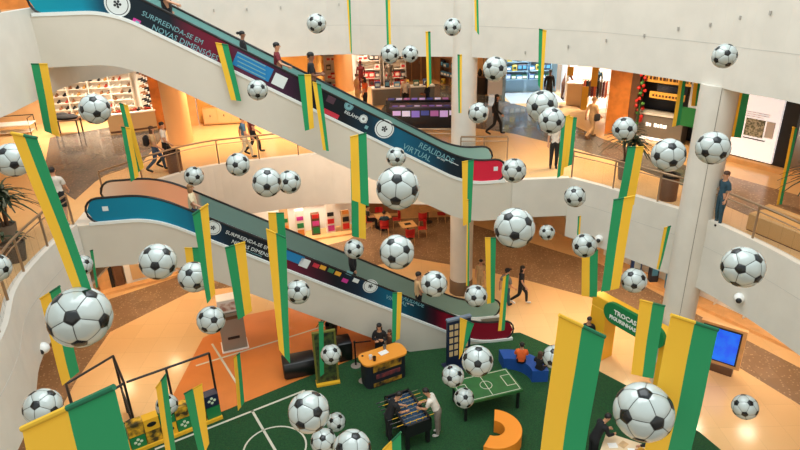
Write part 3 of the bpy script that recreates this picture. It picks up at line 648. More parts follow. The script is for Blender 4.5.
# ------------------------------------------------------------------ people
SKIN = mat('skin_tan', (196, 142, 108), .55); SKIN2 = mat('skin_brown', (140, 94, 68), .55)
HAIRB = mat('hair_black', (20, 16, 15), .6); HAIRBR = mat('hair_brown', (74, 46, 30), .6); HAIRF = mat('hair_fair', (150, 110, 70), .6)
EYE = mat('eye_dark', (18, 14, 12), .3)
def cloth(name, rgb): return mat('cloth_'+name, rgb, .85, var=.12, vscale=6)
SHOEW = cloth('shoe_white', (214, 210, 204)); SHOEB = cloth('shoe_black', (24, 23, 24)); SHOEBR = cloth('shoe_brown', (110, 74, 48))
def person(pos, rz, pose, label, shirt, trousers, hair=HAIRB, shoe=SHOEB, skin=SKIN, h=1.7, longhair=False, shorts=False, sleeves='short', arms=None, ponytail=False, cap=None, name_top='shirt', fat=1, group=None):
    J = {'pelvis': (0, 0, .95, .135, .11), 'waist': (0, .01, 1.1, .125, .095), 'chest': (0, .01, 1.3, .155, .11), 'neckb': (0, 0, 1.45, .07, .065), 'neck': (0, .015, 1.51, .055, .055), 'jaw': (0, .035, 1.575, .07, .078), 'head': (0, .025, 1.65, .08, .098), 'crown': (0, .01, 1.715, .062, .075)}
    for s, k in ((-1, 'l'), (1, 'r')):
        J['sho'+k] = (s*.165, 0, 1.405, .06, .06); J['elb'+k] = (s*.225, -.03, 1.13, .042, .042); J['wri'+k] = (s*.235, .05, .89, .03, .03)
        J['hip'+k] = (s*.085, 0, .88, .095, .1); J['kne'+k] = (s*.095, .015, .49, .06, .062); J['ank'+k] = (s*.095, -.02, .09, .04, .042); J['toe'+k] = (s*.105, .15, .035, .035, .03)
    def mv(k, dx=0, dy=0, dz=0): a = J[k]; J[k] = (a[0]+dx, a[1]+dy, a[2]+dz, a[3], a[4])
    up = ['waist', 'chest', 'neckb', 'neck', 'jaw', 'head', 'crown', 'shol', 'shor', 'elbl', 'elbr', 'wril', 'wrir']
    if pose == 'walk':
        for k, dy, dz in (('knel', .2, .02), ('ankl', .26, .0), ('toel', .27, .05), ('kner', -.06, 0), ('ankr', -.38, .09), ('toer', -.33, .02)): mv(k, 0, dy, dz)
        mv('wril', 0, -.16); mv('elbl', 0, -.1); mv('wrir', 0, .2, .06); mv('elbr', 0, .06)
    if pose in ('sit', 'desk'):
        for k in ('l', 'r'):
            mv('kne'+k, 0, .42, .02-.0+.41-.41); J['kne'+k] = (J['kne'+k][0], .43, .52, .065, .065)
            J['hip'+k] = (J['hip'+k][0], .02, .52, .1, .1); J['ank'+k] = (J['ank'+k][0], .42, .09, .04, .042); J['toe'+k] = (J['toe'+k][0], .58, .035, .035, .03)
        for k in ['pelvis']+up: mv(k, 0, 0, -.41)
        J['pelvis'] = (0, 0, .56, .14, .12)
        for k in ('l', 'r'): J['wri'+k] = (J['wri'+k][0]*.6, .34, .74, .03, .03); J['elb'+k] = (J['elb'+k][0], .08, .76, .042, .042)
    if pose in ('lean', 'desk'):
        pv = J['pelvis']; A = .5 if pose == 'lean' else .3
        for k in up:
            a = J[k]; dz = a[2]-pv[2]; y = a[1]-pv[1]; J[k] = (a[0], pv[1]+y*cos(A)+dz*sin(A), pv[2]+dz*cos(A)-y*sin(A), a[3], a[4])
        for k in ('l', 'r'):
            sh = J['sho'+k]; J['elb'+k] = (sh[0]*1.25, sh[1]+.08, sh[2]-.27, .042, .042); J['wri'+k] = (sh[0]*.8, sh[1]+.3, sh[2]-.34, .03, .03)
    if arms == 'fold':
        for k, s in (('l', -1), ('r', 1)): J['elb'+k] = (s*.23, .03, 1.14, .042, .042); J['wri'+k] = (s*-.02, .17, 1.17+s*.03, .03, .03)
    if arms == 'front':
        for k, s in (('l', -1), ('r', 1)): J['elb'+k] = (s*.22, .02, 1.14, .042, .042); J['wri'+k] = (s*.11, .27, 1.14, .03, .03)
    if arms == 'rail':
        J['elbr'] = (.25, .08, 1.17, .042, .042); J['wrir'] = (.3, .3, 1.08, .03, .03)
    if arms == 'out':
        J['elbr'] = (.36, .08, 1.2, .042, .042); J['wrir'] = (.5, .25, 1.08, .03, .03)
    names = list(J); bones = [('pelvis', 'waist'), ('waist', 'chest'), ('chest', 'neckb'), ('neckb', 'neck'), ('neck', 'jaw'), ('jaw', 'head'), ('head', 'crown')]
    for k in 'lr': bones += [('chest', 'sho'+k), ('sho'+k, 'elb'+k), ('elb'+k, 'wri'+k), ('pelvis', 'hip'+k), ('hip'+k, 'kne'+k), ('kne'+k, 'ank'+k), ('ank'+k, 'toe'+k)]
    me = bpy.data.meshes.new('body'); me.from_pydata([J[n][:3] for n in names], [(names.index(a), names.index(b)) for a, b in bones], [])
    o = bpy.data.objects.new('body', me); COL.objects.link(o)
    sk = o.modifiers.new('s', 'SKIN'); sk.use_smooth_shade = True
    for i, n in enumerate(names):
        d = me.skin_vertices[0].data[i]; f = fat if n in ('pelvis', 'waist', 'chest') else 1; d.radius = (J[n][3]*f, J[n][4]*f); d.use_root = (n == 'pelvis')
    ss = o.modifiers.new('u', 'SUBSURF'); ss.levels = 1; ss.render_levels = 1
    dg = bpy.context.evaluated_depsgraph_get(); nm = bpy.data.meshes.new_from_object(o.evaluated_get(dg))
    COL.objects.unlink(o); bpy.data.objects.remove(o)
    # classify vertices by nearest bone
    def seg(p, a, b):
        a = Vector(J[a][:3]); b = Vector(J[b][:3]); d = b-a; t = max(0, min(1, (p-a).dot(d)/max(1e-9, d.length_squared))); return (p-a-d*t).length, t
    def cls(p):
        best = min(((seg(p, a, b)[0], a, b) for a, b in bones)); a, b = best[1], best[2]; t = seg(p, a, b)[1]
        if b[:3] == 'toe': return 'shoe'+b[3]
        if b[:3] == 'ank': return 'shoe'+b[3] if t > .9 else ('skin' if shorts else 'leg')
        if b[:3] == 'kne': return 'skin' if (shorts and t > .85) else 'leg'
        if b[:3] == 'hip': return 'leg'
        if b == 'waist': return 'leg' if t < .35 else 'top'
        if b[:3] == 'wri': return 'top' if (sleeves == 'long' and t < .92) else 'skin'
        if b[:3] == 'elb': return 'top' if (sleeves == 'long' or t < .7) else 'skin'
        if b in ('chest', 'shol', 'shor', 'neckb'): return 'top'
        if b == 'neck': return 'top' if t < .1 else 'skin'
        return 'head' if b in ('jaw', 'head', 'crown') else 'skin'
    V = [v.co.copy() for v in nm.vertices]; N = [v.normal.copy() for v in nm.vertices]
    F = [tuple(p.vertices) for p in nm.polygons]; C = [cls(sum((V[i] for i in f), Vector())/len(f)) for f in F]
    body = MB(); body.add(V, F, 0)
    hd = Vector(J['head'][:3]); jw = Vector(J['jaw'][:3]); upv = (hd-jw).normalized()
    upv = (Vector(J['crown'][:3])-Vector(J['neck'][:3])).normalized(); fwv = Vector((0, 1, 0)); fwv = (fwv-upv*fwv.dot(upv)).normalized(); rtv = fwv.cross(upv)
    def hp(x, y, z): return hd+rtv*x+fwv*y+upv*z
    # face: nose, eyes, ears, mouth
    body.ball(hp(0, .1, -.035), .014, .02, .02, 6, 5, 0)
    for s in (-1, 1):
        body.ball(hp(s*.033, .088, -.005), .011, .009, .008, 6, 5, 1); body.ball(hp(s*.083, .0, -.02), .012, .02, .03, 6, 5, 0)
    body.ball(hp(0, .088, -.078), .024, .008, .007, 6, 5, 2)
    # hands: palm, four fingers of different lengths and a thumb from the side of the palm
    for k, s in (('l', -1), ('r', 1)):
        w = Vector(J['wri'+k][:3]); e = Vector(J['elb'+k][:3]); d = (w-e).normalized(); sd = d.cross(Vector((s, .2, 0))).normalized(); nr = d.cross(sd)
        body.tube([w-d*.01, w+d*.04, w+d*.085], [.028, .036, .03], 8, 0)
        for q, L in enumerate((.062, .072, .068, .05)):
            b0 = w+d*.075+sd*(.026-.0175*q); body.tube([b0, b0+d*L*.5+nr*.008, b0+d*L*.8+nr*.026], [.0095, .009, .007], 6, 0)
        b0 = w+d*.03+sd*.03; body.tube([b0, b0+sd*.025+d*.025, b0+sd*.025+d*.055+nr*.012], [.011, .0105, .008], 6, 0)
    root = body.build('person', [skin, EYE, mat('lip', (160, 84, 76), .5)], None, True)
    bpy.data.meshes.remove(nm)
    def shell(nm2, sel, off, m):
        fs = [f for f, c in zip(F, C) if sel(c, f)]
        if not fs: return
        ids = sorted({i for f in fs for i in f}); mp = {i: n for n, i in enumerate(ids)}
        return MB().add([V[i]+N[i]*off for i in ids], [tuple(mp[i] for i in f) for f in fs]).build(nm2, m, root, True)
    shell(name_top, lambda c, f: c == 'top', .016, shirt); shell('shorts' if shorts else 'trousers', lambda c, f: c == 'leg', .012, trousers)
    shell('shoe', lambda c, f: c == 'shoel', .01, shoe); shell('shoe', lambda c, f: c == 'shoer', .01, shoe)
    def hairsel(c, f):
        if c != 'head': return False
        p = sum((V[i] for i in f), Vector())/len(f)-hd; return p.dot(upv)*1.0-p.dot(fwv)*.75 > (.012)
    hb = MB()
    fs = [f for f, c in zip(F, C) if hairsel(c, f)]; ids = sorted({i for f in fs for i in f}); mp = {i: n for n, i in enumerate(ids)}
    hb.add([V[i]+N[i]*.02 for i in ids], [tuple(mp[i] for i in f) for f in fs])
    hb.ball(hp(0, -.012, .035), .092, .1, .075, 12, 8)
    if longhair:
        hb.ball(hp(0, -.06, -.1), .085, .05, .15, 10, 7)
        for s in (-1, 1): hb.ball(hp(s*.075, -.02, -.08), .025, .05, .1, 8, 6)
    if ponytail: hb.ball(hp(0, -.13, .04), .05, .07, .05, 8, 6)
    hb.build('hair', hair, root, True)
    if cap:
        cb = MB(); cb.ball(hp(0, 0, .05), .102, .112, .07, 12, 8); cb.ball(hp(0, .12, .045), .07, .07, .012, 10, 5); cb.build('cap', cap, root, True)
    root.location = pos; root.rotation_euler.z = rz; root.scale = (h/1.75,)*3
    return tag(root, label, 'person', group)
def px_person(u, v, z, face, pose, label, *a, **k):
    p = W(u, v, z)
    if z == .45: p.z = 0     # seated on a block of that height
    return person(p, radians(face), pose, label, *a, **k)
# facing: 0 looks away from the viewer, 180 towards the viewer, 90 left, -90 right
WT = cloth('white', (216, 208, 196)); BKc = cloth('black', (22, 22, 25)); NAVY = cloth('navy', (30, 36, 54)); JEAN = cloth('jeans', (58, 78, 104)); RED = cloth('dark_red', (110, 30, 36)); OR = cloth('orange', (226, 98, 40)); BE = cloth('beige', (196, 160, 116)); GR = cloth('grey', (120, 112, 102)); BL = cloth('blue', (70, 104, 128)); TEALc = cloth('dark_teal', (40, 70, 84)); BR = cloth('brown', (112, 72, 50)); CRM = cloth('cream', (224, 206, 170))
px_person(66, 224, L1, 20, 'walk', 'man in white t-shirt and black shorts walking away past the escalator head', WT, BKc, shorts=True, h=1.75, shoe=SHOEW)
p3 = px_person(159, 172, L1, -75, 'walk', 'woman with a black backpack and jeans walking right on the left gallery', BE, JEAN, hair=HAIRBR, longhair=True)
MB().box(-.15, .15, -.33, -.14, 1.02, 1.42, bev=.06).build('backpack', BKc, p3, True)
px_person(169, 167, L1, -80, 'walk', 'dark-haired person in white and black beside the backpack woman', WT, BKc, hair=HAIRB)
px_person(247, 160, L1, -70, 'walk', 'man in blue shirt and beige trousers walking behind the hanging ball', BL, CRM)
px_person(255, 154, L1, -75, 'walk', 'person in dark red top and black trousers striding on the left gallery', RED, BKc)
px_person(495, 135, L1, -100, 'walk', 'person in black with a pale bag striding across the grey granite', BKc, BKc, hair=HAIRB, longhair=True, sleeves='long')
px_person(553, 168, L1, 170, 'stand', 'person in white t-shirt and black trousers standing at the right gallery railing', WT, BKc)
pb = px_person(590, 139, L1, -60, 'walk', 'person in beige clothes walking towards the orange wood pillar', BE, BE, hair=HAIRF, shoe=SHOEBR)
MB().box(.18, .3, -.12, .16, .8, 1.1, bev=.04).build('shoulder_bag', BKc, pb, True)
px_person(548, 104, L1, 180, 'stand', 'person in dark clothes standing at the entrance of the blue-lit shop', BKc, BKc, sleeves='long', skin=SKIN2)
px_person(563, 100, L1, -60, 'lean', 'person in brown leaning over the white shop counter', BR, BR, hair=HAIRBR, sleeves='long')
px_person(427.5, 118, L1, 60, 'stand', 'person in black at the lit phone kiosk left of the round column', BKc, BKc, arms='front', skin=SKIN2)
px_person(406, 112, L1, 160, 'stand', 'person in white behind the lit phone kiosk', WT, BKc)
px_person(457, 121, L1, 90, 'stand', 'person in grey at the right end of the lit kiosk, half behind the column', GR, JEAN)
px_person(366, 112, L1, 70, 'stand', 'person in orange top behind the upper escalator handrail', OR, BKc, hair=HAIRB, longhair=True)
px_person(358, 108, L1, -60, 'stand', 'person in tan top beside the one in orange behind the escalator', BE, BE, hair=HAIRBR)
px_person(520, 304, 0, -110, 'walk', 'woman in black with an arm held out walking on the pale ground floor', BKc, BKc, longhair=True, arms='out', shoe=SHOEW)
px_person(505, 310, 0, -60, 'walk', 'man in cap and grey shirt walking beside the woman in black', GR, TEALc, cap=BKc, h=1.8)
px_person(438, 435, 0, 75, 'lean', 'man in white t-shirt bending over the table football', WT, GR, h=1.7, shoe=SHOEW, arms=None)
px_person(389, 440, 0, -70, 'lean', 'person in black playing at the left side of the table football', BKc, BKc, h=1.7, skin=SKIN)
px_person(381, 366, 0, 175, 'stand', 'woman in black with folded arms behind the orange-topped counter', BKc, BKc, longhair=True, arms='fold', sleeves='long')
px_person(391, 363, 0, 140, 'stand', 'person in brown crouched beside the woman behind the counter', BR, BKc, h=1.35, hair=HAIRBR, longhair=True)
px_person(656, 391, 0, -150, 'stand', 'person in black and white behind the widest right flag, near the arch', WT, NAVY)
px_person(585, 357, 0, 170, 'stand', 'person with black hair under the yellow arch, mostly behind a flag', BKc, BKc, h=1.6)
px_person(480, 292, 0, 170, 'stand', 'person in pale brown right of the round column base', BE, BE, h=1.5)
px_person(717, 225, L1, 95, 'stand', 'person in blue-grey at the railing right of the white column', TEALc, TEALc, h=1.55, hair=HAIRBR)
# riders on the escalators
def rider(E, u, off, top, label, face, *a, **k):
    best = min((i*.02 for i in range(-60, 560)), key=lambda t: abs(proj(E.P(t, off, 1.2))[0]-u)); q = E.P(best, off, .05)
    q.z = E.z(best)-.16-.1*max(0, min(1, best, E.R-best)); h = 1.7
    if top is not None:          # body height that puts the crown where it is seen
        h = min((1.2+.01*i for i in range(110)), key=lambda hh: abs(proj(q+Vector((0, 0, hh)))[1]-top)); hc = max(1.5, min(1.88, h)); q.z += max(-.15, min(.15, h-hc)); h = hc
    k.setdefault('h', h); k.setdefault('fat', 1.3)
    return person(q, radians(face)+ANG, 'stand', label, *a, **k)
RD = -90
rider(EU, 164, .75, -24, 'person in black and white at the top of the upper escalator holding the rail', RD, BKc, BKc, arms='rail', skin=SKIN)
rider(EU, 241, .6, 31, 'woman in black with tied hair riding the upper escalator', RD, BKc, BKc, ponytail=True, sleeves='long', skin=SKIN2)
rider(EU, 276, .5, 42, 'man in dark red t-shirt riding the upper escalator behind the woman', RD, RED, BKc, arms='rail')
rider(EU, 311, .5, 52, 'man in black riding lowest on the upper escalator', RD, BKc, BKc, arms='front', skin=SKIN2)
rider(EL, 190, .6, 184, 'woman in cream blouse at the top of the lower escalator', RD, CRM, JEAN, hair=HAIRF, longhair=True, arms='rail')
rider(EL, 352, .6, 238, 'person in black riding mid-way down the lower escalator, behind a ball', RD, BKc, BKc, sleeves='long')
rider(EL, 418, .6, 272, 'person in tan top near the foot of the lower escalator', RD, BE, BKc, hair=HAIRB, arms='rail')
# ------------------------------------------------------------------ shared goods
def wall(name, p, q, z0, z1, m, w=.15): return struct(MB().obox(p, q, w, z0, z1).build(name, m))
WOODO = mat('orange_wood', (206, 126, 52), .45, var=.12, vscale=3); WOODP = mat('peach_wood', (218, 168, 110), .5, var=.08, vscale=3)
WSH = mat('white_shelf', (236, 230, 220), .4); BRN = mat('brown_panel', (104, 70, 46), .5, var=.1, vscale=3); BEI = mat('beige_laminate', (206, 172, 126), .5)
BLUEW = mat('blue_grey_wall', (150, 182, 200), .5); NAVYM = mat('navy_board', (24, 34, 62), .4); WPANEL = mat('white_panel', (238, 236, 232), .4)
GREYC = mat('grey_counter', (120, 116, 110), .4); REDM = mat('red_enamel', (200, 36, 34), .4); REDCH = mat('red_chair', (190, 30, 30), .45)
LEAF = mat('palm_leaf', (28, 50, 28), .6, var=.3, vscale=9); POT = mat('grey_pot', (112, 100, 86), .6); TRUNK = mat('palm_trunk', (86, 62, 42), .8)
YEL = mat('yellow_board', (236, 178, 40), .5); GRN = mat('green_board', (22, 122, 66), .5)
def local(o, p, rz):
    o.location = p; o.rotation_euler.z = rz; return o
def ang(p, q): return atan2(q[1]-p[1], q[0]-p[0])
_cnt = {}
def shelf_unit(p, q, z, depth, height, levels, m, label, name='shelf_unit', cat='shelf', group=None, bays=1):
    """open shelves whose front runs from p to q (left to right seen from the atrium); returns root and length"""
    L = hypot(q[0]-p[0], q[1]-p[1]); root = empty(name, (p[0], p[1], z), ang(p, q), label, cat, group)
    b = MB(); b.box(0, L, depth-.03, depth, 0, height)
    b.build('back_panel', m, root)
    for k in range(bays+1):
        x = L*k/bays; MB().box(max(0, x-.02), min(L, x+.02), 0, depth-.03, 0, height).build('side_panel', m, root)
    for k in range(levels+1):
        zz = height*k/levels; MB().box(.02, L-.02, .01, depth-.03, max(0, zz-.03), max(.03, zz)).build('shelf_board', m, root)
    return root, L
def fill(root, L, height, levels, depth, make, n, label, cat, group, jitter=.3, skip=.12, z0=.0):
    rn = random.Random(int(L*100)); M = root.matrix_basis
    for k in range(levels):
        for i in range(n):
            if rn.random() < skip: continue
            x = L*(i+.5)/n+rn.uniform(-jitter, jitter)*L/n*.4; o = make(rn)
            o.location = M @ Vector((x, depth*.45, z0+height*k/levels+.002)); o.rotation_euler.z = root.rotation_euler.z
            tag(o, label, cat, group)
def proto_mesh(name, mb, mats):
    o = mb.build(name, mats, None, True); me = o.data; bpy.data.objects.remove(o); return me
def inst(name, me):
    o = bpy.data.objects.new(name, me); COL.objects.link(o); return o
def shoe_mesh(m):
    b = MB(); b.tube([(-.02, -.12, .045), (0, -.02, .05), (0, .08, .06), (0, .16, .07)], [.035, .045, .045, .03], 8); b.box(-.045, .045, -.15, .17, 0, .02); b.tube([(0, .1, .06), (0, .11, .13)], [.04, .035], 8)
    return proto_mesh('shoe', b, m)
SHM = [shoe_mesh(cloth('shoe_'+n, c)) for n, c in (('blk', (34, 32, 34)), ('tan', (150, 104, 70)), ('red', (176, 60, 44)), ('wht', (220, 216, 208)), ('gold', (200, 150, 80)))]
def carton_mesh(nm, w, d, h, m, m2=None):
    b = MB(); b.box(-w/2, w/2, -d/2, d/2, 0, h, bev=.008); b.box(-w*.35, w*.35, -d/2-.004, -d/2, h*.25, h*.75, mi=1)
    return proto_mesh(nm, b, [m, m2 or WPANEL])
GOODS = [carton_mesh('carton', w, .2, h, mat('goods_%d' % i, c, .5), mat('goods_label_%d' % i, c2, .5)) for i, (w, h, c, c2) in enumerate([(.3, .3, (36, 70, 130), (190, 210, 220)), (.26, .34, (30, 40, 60), (80, 150, 190)), (.34, .22, (70, 130, 170), (230, 230, 220)), (.24, .3, (200, 170, 60), (40, 60, 40)), (.3, .26, (40, 100, 80), (220, 220, 210))])]
REDG = [carton_mesh('carton', w, .22, h, mat('redgoods_%d' % i, c, .5), mat('redgoods_label_%d' % i, c2, .5)) for i, (w, h, c, c2) in enumerate([(.34, .34, (196, 40, 40), (240, 230, 220)), (.28, .26, (236, 228, 218), (200, 40, 44)), (.3, .4, (150, 36, 40), (60, 50, 50)), (.26, .3, (60, 58, 60), (220, 210, 200))])]
def table(p, rz, w, d, h, label, top, leg, group=None, name='table', cat='table', th=.04):
    r = empty(name, p, rz, label, cat, group); MB().box(-w/2, w/2, -d/2, d/2, h-th, h, bev=.01).build('table_top', top, r)
    for sx in (-1, 1):
        for sy in (-1, 1): MB().box(sx*(w/2-.06)-.025, sx*(w/2-.06)+.025, sy*(d/2-.06)-.025, sy*(d/2-.06)+.025, 0, h-th).build('leg', leg, r)
    return r
# ------------------------------------------------------------------ gallery shops, left
wall('wall_shoe_shop', (-17, 29.6), (-12.45, 29.95), L1, 9.42, WPANEL); wall('wall_shoe_shop', (-12.45, 29.95), (-10.7, 27.5), L1, 9.42, WPANEL)
r, L = shelf_unit((-16.6, 28.9), (-12.75, 29.55), L1+.3, .35, 2.2, 7, WSH, 'white wall of shoe shelves in the shop at the upper left', bays=4)
fill(r, L, 2.2, 7, .35, lambda rn: inst('shoe', rn.choice(SHM)), 12, 'small shoe on the white shoe wall at the upper left', 'shoe', 'shoes on the white wall', skip=.1)
r, L = shelf_unit((-12.35, 29.4), (-11.1, 27.7), L1+.3, .3, 2.2, 7, WSH, 'narrow slanted shelf unit at the right end of the shoe wall', bays=1)
fill(r, L, 2.2, 7, .3, lambda rn: inst('shoe', rn.choice(SHM[:2])), 5, 'dark shoe on the slanted shelf at the end of the shoe wall', 'shoe', 'shoes on the slanted shelf', skip=.05)
p, q = (-12.7, 26.35), (-10.9, 27.2); cr = empty('display_counter', (p[0], p[1], L1), ang(p, q), 'long beige display counter in front of the shoe shelves', 'counter'); LL = hypot(q[0]-p[0], q[1]-p[1])
MB().box(0, LL, 0, .6, 0, .85).build('counter_body', BEI, cr); MB().box(-.03, LL+.03, -.03, .63, .85, .9).build('counter_top', WSH, cr); MB().box(.03, LL-.03, -.01, 0, .08, .16).build('kick_strip', BRN, cr)
for i in range(9):
    o = inst('shoe', SHM[i % 3]); o.location = cr.matrix_basis @ Vector((.15+i*.2, .3, .902)); o.rotation_euler.z = .4+i; tag(o, 'shoe standing on top of the long beige display counter', 'shoe', 'shoes on the display counter')
t = table(W(70, 134, L1), .1, 1.1, .6, .7, 'black-legged table heaped with dark clothes before the shoe shop', BRN, DARKM)
cl = MB(); cl.ball((0, 0, 0), .55, .3, .14, 14, 8); cl.ball((-.2, .05, .06), .3, .2, .14, 10, 7); tag(cl.build('folded_clothes', BKc, None, True, loc=t.location+Vector((0, 0, .78))), 'heap of dark clothes on the table before the shoe shop', 'clothes')
t = empty('display_rack', W(14, 134, L1), .2, 'white display bench with black frame at the far left of the gallery', 'display')
MB().box(-.9, .9, -.4, .4, .42, .48, bev=.01).build('bench_top', WPANEL, t); MB().box(-.8, .8, -.3, .3, .1, .14).build('lower_shelf', WPANEL, t)
for sx in (-.85, .85): MB().tube([(sx, -.38, 0), (sx, -.38, .75), (sx, .38, .75), (sx, .38, 0)], .02, 6).build('frame', DARKM, t)
MB().tube([(-.85, .38, .75), (.85, .38, .75)], .02, 6).build('frame', DARKM, t)
wall('wall_left_shop', (-22, 26), (-16.6, 29.4), L1, 9.42, TAN)
# black-striped pillar
wall('trim_8', (-11.0, 27.3), (-10.25, 27.55), L1, 9.42, WOODO, .5); wall('trim_9', (-10.25, 27.45), (-9.98, 27.55), L1, 9.42, BLACK, .4); wall('trim_10', (-9.98, 27.5), (-9.2, 27.8), L1, 9.42, WOODP, .4)
# warm lit shop
ORW = mat('warm_shop_wall', (240, 190, 104), .6, var=.05, vscale=1)
wall('wall_warm_shop', (-9.3, 28.2), (-4.1, 28.9), L1, 9.42, ORW)
for i, (x0, x1, z0) in enumerate(((-9.1, -7.3, 1.5), (-9.1, -7.3, 2.2), (-7.1, -5.6, .9))):
    o = MB().box(0, x1-x0, -.3, 0, 0, .05).build('wall_shelf', BRN, None, loc=(x0, 28.1+.13*(x0+9.3), L1+z0), rz=.13); tag(o, ('upper brown shelf', 'top brown shelf', 'low right brown shelf')[i]+' on the orange-lit shop wall behind the left gallery', 'shelf')
cb = empty('sideboard', (-8.9, 27.6, L1), .13, 'low pale sideboard along the orange-lit shop wall', 'cabinet')
MB().box(0, 1.9, 0, .45, .05, .8).build('body', WOODP, cb)
for k in range(3):
    dd = MB().box(.03+k*.62, .62+k*.62, -.02, 0, .1, .76).build('door', BEI, cb); MB().box(.3+k*.62, .34+k*.62, -.04, -.02, .4, .5).build('handle', DARKM, dd)
for i in range(7):
    b = MB(); b.lathe([(.07, 0), (.09, .08), (.05, .18), (.03, .22), (.045, .26)], n=12)
    o = b.build('vase', [BRN, GR, WPANEL][i % 3], None, True, loc=(-8.9+.24*i, 27.98+.031*i, L1+1.552)); tag(o, 'small vase on the upper brown shelf of the orange-lit shop', 'vase', 'vases on the orange-lit shelf')
pn = MB().box(0, .5, 0, .06, 0, 2.4).build('light_box', mat('lit_panel_pink', (255, 214, 178), .5, emit=.7), None, loc=(-6.4, 28.45, L1+.2), rz=.13); tag(pn, 'bright pale panel on the orange-lit shop wall behind the walking pair', 'panel')
wall('wall_side', (-4.1, 29.0), (-4.1, 35.4), L1, 9.42, ORW)
# ------------------------------------------------------------------ gallery shops, middle
wall('wall_red_shop', (-4.2, 36.2), (.3, 36.6), L1, 9.42, WPANEL)
for i, (x, lab) in enumerate(((-5.0, 'left of the peach pillar'), (-2.2, 'right of the peach pillar'), (-.7, 'next to the brown shop front'))):
    x = max(x, -4.05); r, L = shelf_unit((x, 35.7), (x+1.3, 35.8), L1, .4, 2.5, 5, WSH, 'white shelf of red goods '+lab, group='shelves of red goods', bays=1)
    fill(r, L, 2.5, 5, .4, lambda rn: inst('carton', rn.choice(REDG)), 4, 'red or white carton on the shelves in the red shop behind the escalator', 'carton', 'cartons in the red shop', skip=.1, z0=.01)
sg = MB().box(0, 1.4, 0, .05, 0, .5).build('shop_sign', REDM, None, loc=(-2.4, 34.6, L1+2.45)); tag(sg, 'red shop sign right of the peach pillar', 'sign')
def mannequin(p, label, m):
    r = empty('mannequin', p, 3.0, label, 'mannequin'); b = MB()
    b.tube([(0, 0, .9), (0, 0, 1.1), (0, 0, 1.32), (0, 0, 1.45), (0, 0, 1.52)], [.15, .12, .17, .08, .05], 12); b.ball((0, 0, 1.64), .08, .09, .12)
    for s in (-1, 1): b.tube([(s*.16, 0, 1.4), (s*.22, .02, 1.15), (s*.22, .05, .9)], [.055, .045, .03], 8); b.tube([(s*.08, 0, .95), (s*.09, 0, .5), (s*.09, 0, .06)], [.09, .065, .04], 8)
    b.build('figure', m, r, True); MB().lathe([(.22, 0), (.22, .02)]).build('base', STEEL, r); return r
mannequin((-1.95, 34.4, L1), 'dark red dressed mannequin in the red shop, left one', RED); mannequin((-.35, 34.6, L1), 'grey dressed mannequin in the red shop, right one', GR)
wall('wall_recess', (.3, 36.9), (2.3, 37.6), L1, 9.42, mat('warm_brown_wall', (158, 112, 72), .6, var=.08, vscale=2)); wall('wall_recess', (2.3, 37.6), (3.3, 35.2), L1, 9.42, mat('warm_brown_wall', (158, 112, 72), .6))
for i, x in enumerate((.45, 1.0, 1.6)):
    d = struct(MB().box(0, .5, 0, .05, 0, 2.3).build('door_%d' % (i+1), BRN, None, loc=(x, 36.85+.35*(x-.3), L1), rz=.34)); MB().box(.42, .45, -.04, 0, 1.0, 1.2).build('door_handle', STEEL, d)
wall('trim_11', (.2, 36.2), (.5, 36.3), L1, 9.42, WOODP, .3)
sb = MB().box(0, .8, 0, .06, 0, .55).build('lit_sign', mat('lit_sign_warm', (255, 214, 150), .5, emit=1.2), None, loc=(2.55, 36.6, L1+1.75), rz=-1.1); tag(sb, 'glowing warm sign in the shop window left of the round column', 'sign')
r, L = shelf_unit((2.6, 36.2), (3.25, 34.9), L1, .25, 1.5, 3, BRN, 'dark shelf under the glowing sign left of the round column')
fill(r, L, 1.5, 3, .25, lambda rn: inst('carton', rn.choice(GOODS[1:4])), 4, 'small carton on the dark shelf left of the round column', 'carton', 'cartons on the dark shelf', z0=.01)
# phone kiosk with glowing screens
KSK = mat('kiosk_dark', (24, 26, 36), .4)
kp = W(425, 128, L1); kk = empty('retail_kiosk', (kp.x, kp.y, L1), radians(-4), 'dark kiosk with glowing purple screens left of the round column', 'kiosk')
MB().box(-1.5, 1.5, -.05, .75, 0, .9).build('body', KSK, kk); MB().box(-1.55, 1.55, -.1, .8, .9, .95).build('counter_top', mat('kiosk_top', (60, 52, 92), .3), kk)
SCR = [mat('screen_%d' % i, c, .3, emit=.45) for i, c in enumerate([(120, 100, 190), (190, 160, 215), (56, 66, 140), (200, 195, 225), (150, 90, 150)])]
for k in range(9): MB().box(-1.42+k*.32, -1.18+k*.32, .02, .2, .955, .965).build('phone_display', SCR[k % 5], kk)
for k in range(7): MB().box(-1.4+k*.41, -1.05+k*.41, -.07, -.05, .58-.04*(k % 3), .78).build('light_panel', SCR[(k*2+1) % 5], kk)
b2 = empty('retail_kiosk', (kp.x-.2, kp.y+1.1, L1), radians(-4), 'rear kiosk counter with purple screens behind the dark kiosk', 'kiosk')
MB().box(-1.5, 1.4, 0, .5, 0, 1.0).build('body', KSK, b2)
for k in range(8): MB().box(-1.4+k*.35, -1.14+k*.35, .06, .4, 1.0, 1.02).build('phone_display', SCR[(k+2) % 5], b2)
lc = empty('low_counter', (-1.2, 30.8, L1), .15, 'long grey low counter behind the upper escalator, below the red shop', 'counter'); MB().box(0, 3.2, 0, .5, 0, .8).build('body', GREYC, lc); MB().box(-.02, 3.22, -.02, .52, .8, .86).build('counter_top', WPANEL, lc)
for i in range(6):
    o = inst('carton', GOODS[i % 5]); o.location = lc.matrix_basis @ Vector((.3+i*.5, .25, .862)); tag(o, 'carton on the grey low counter behind the upper escalator', 'carton', 'cartons on the low counter')
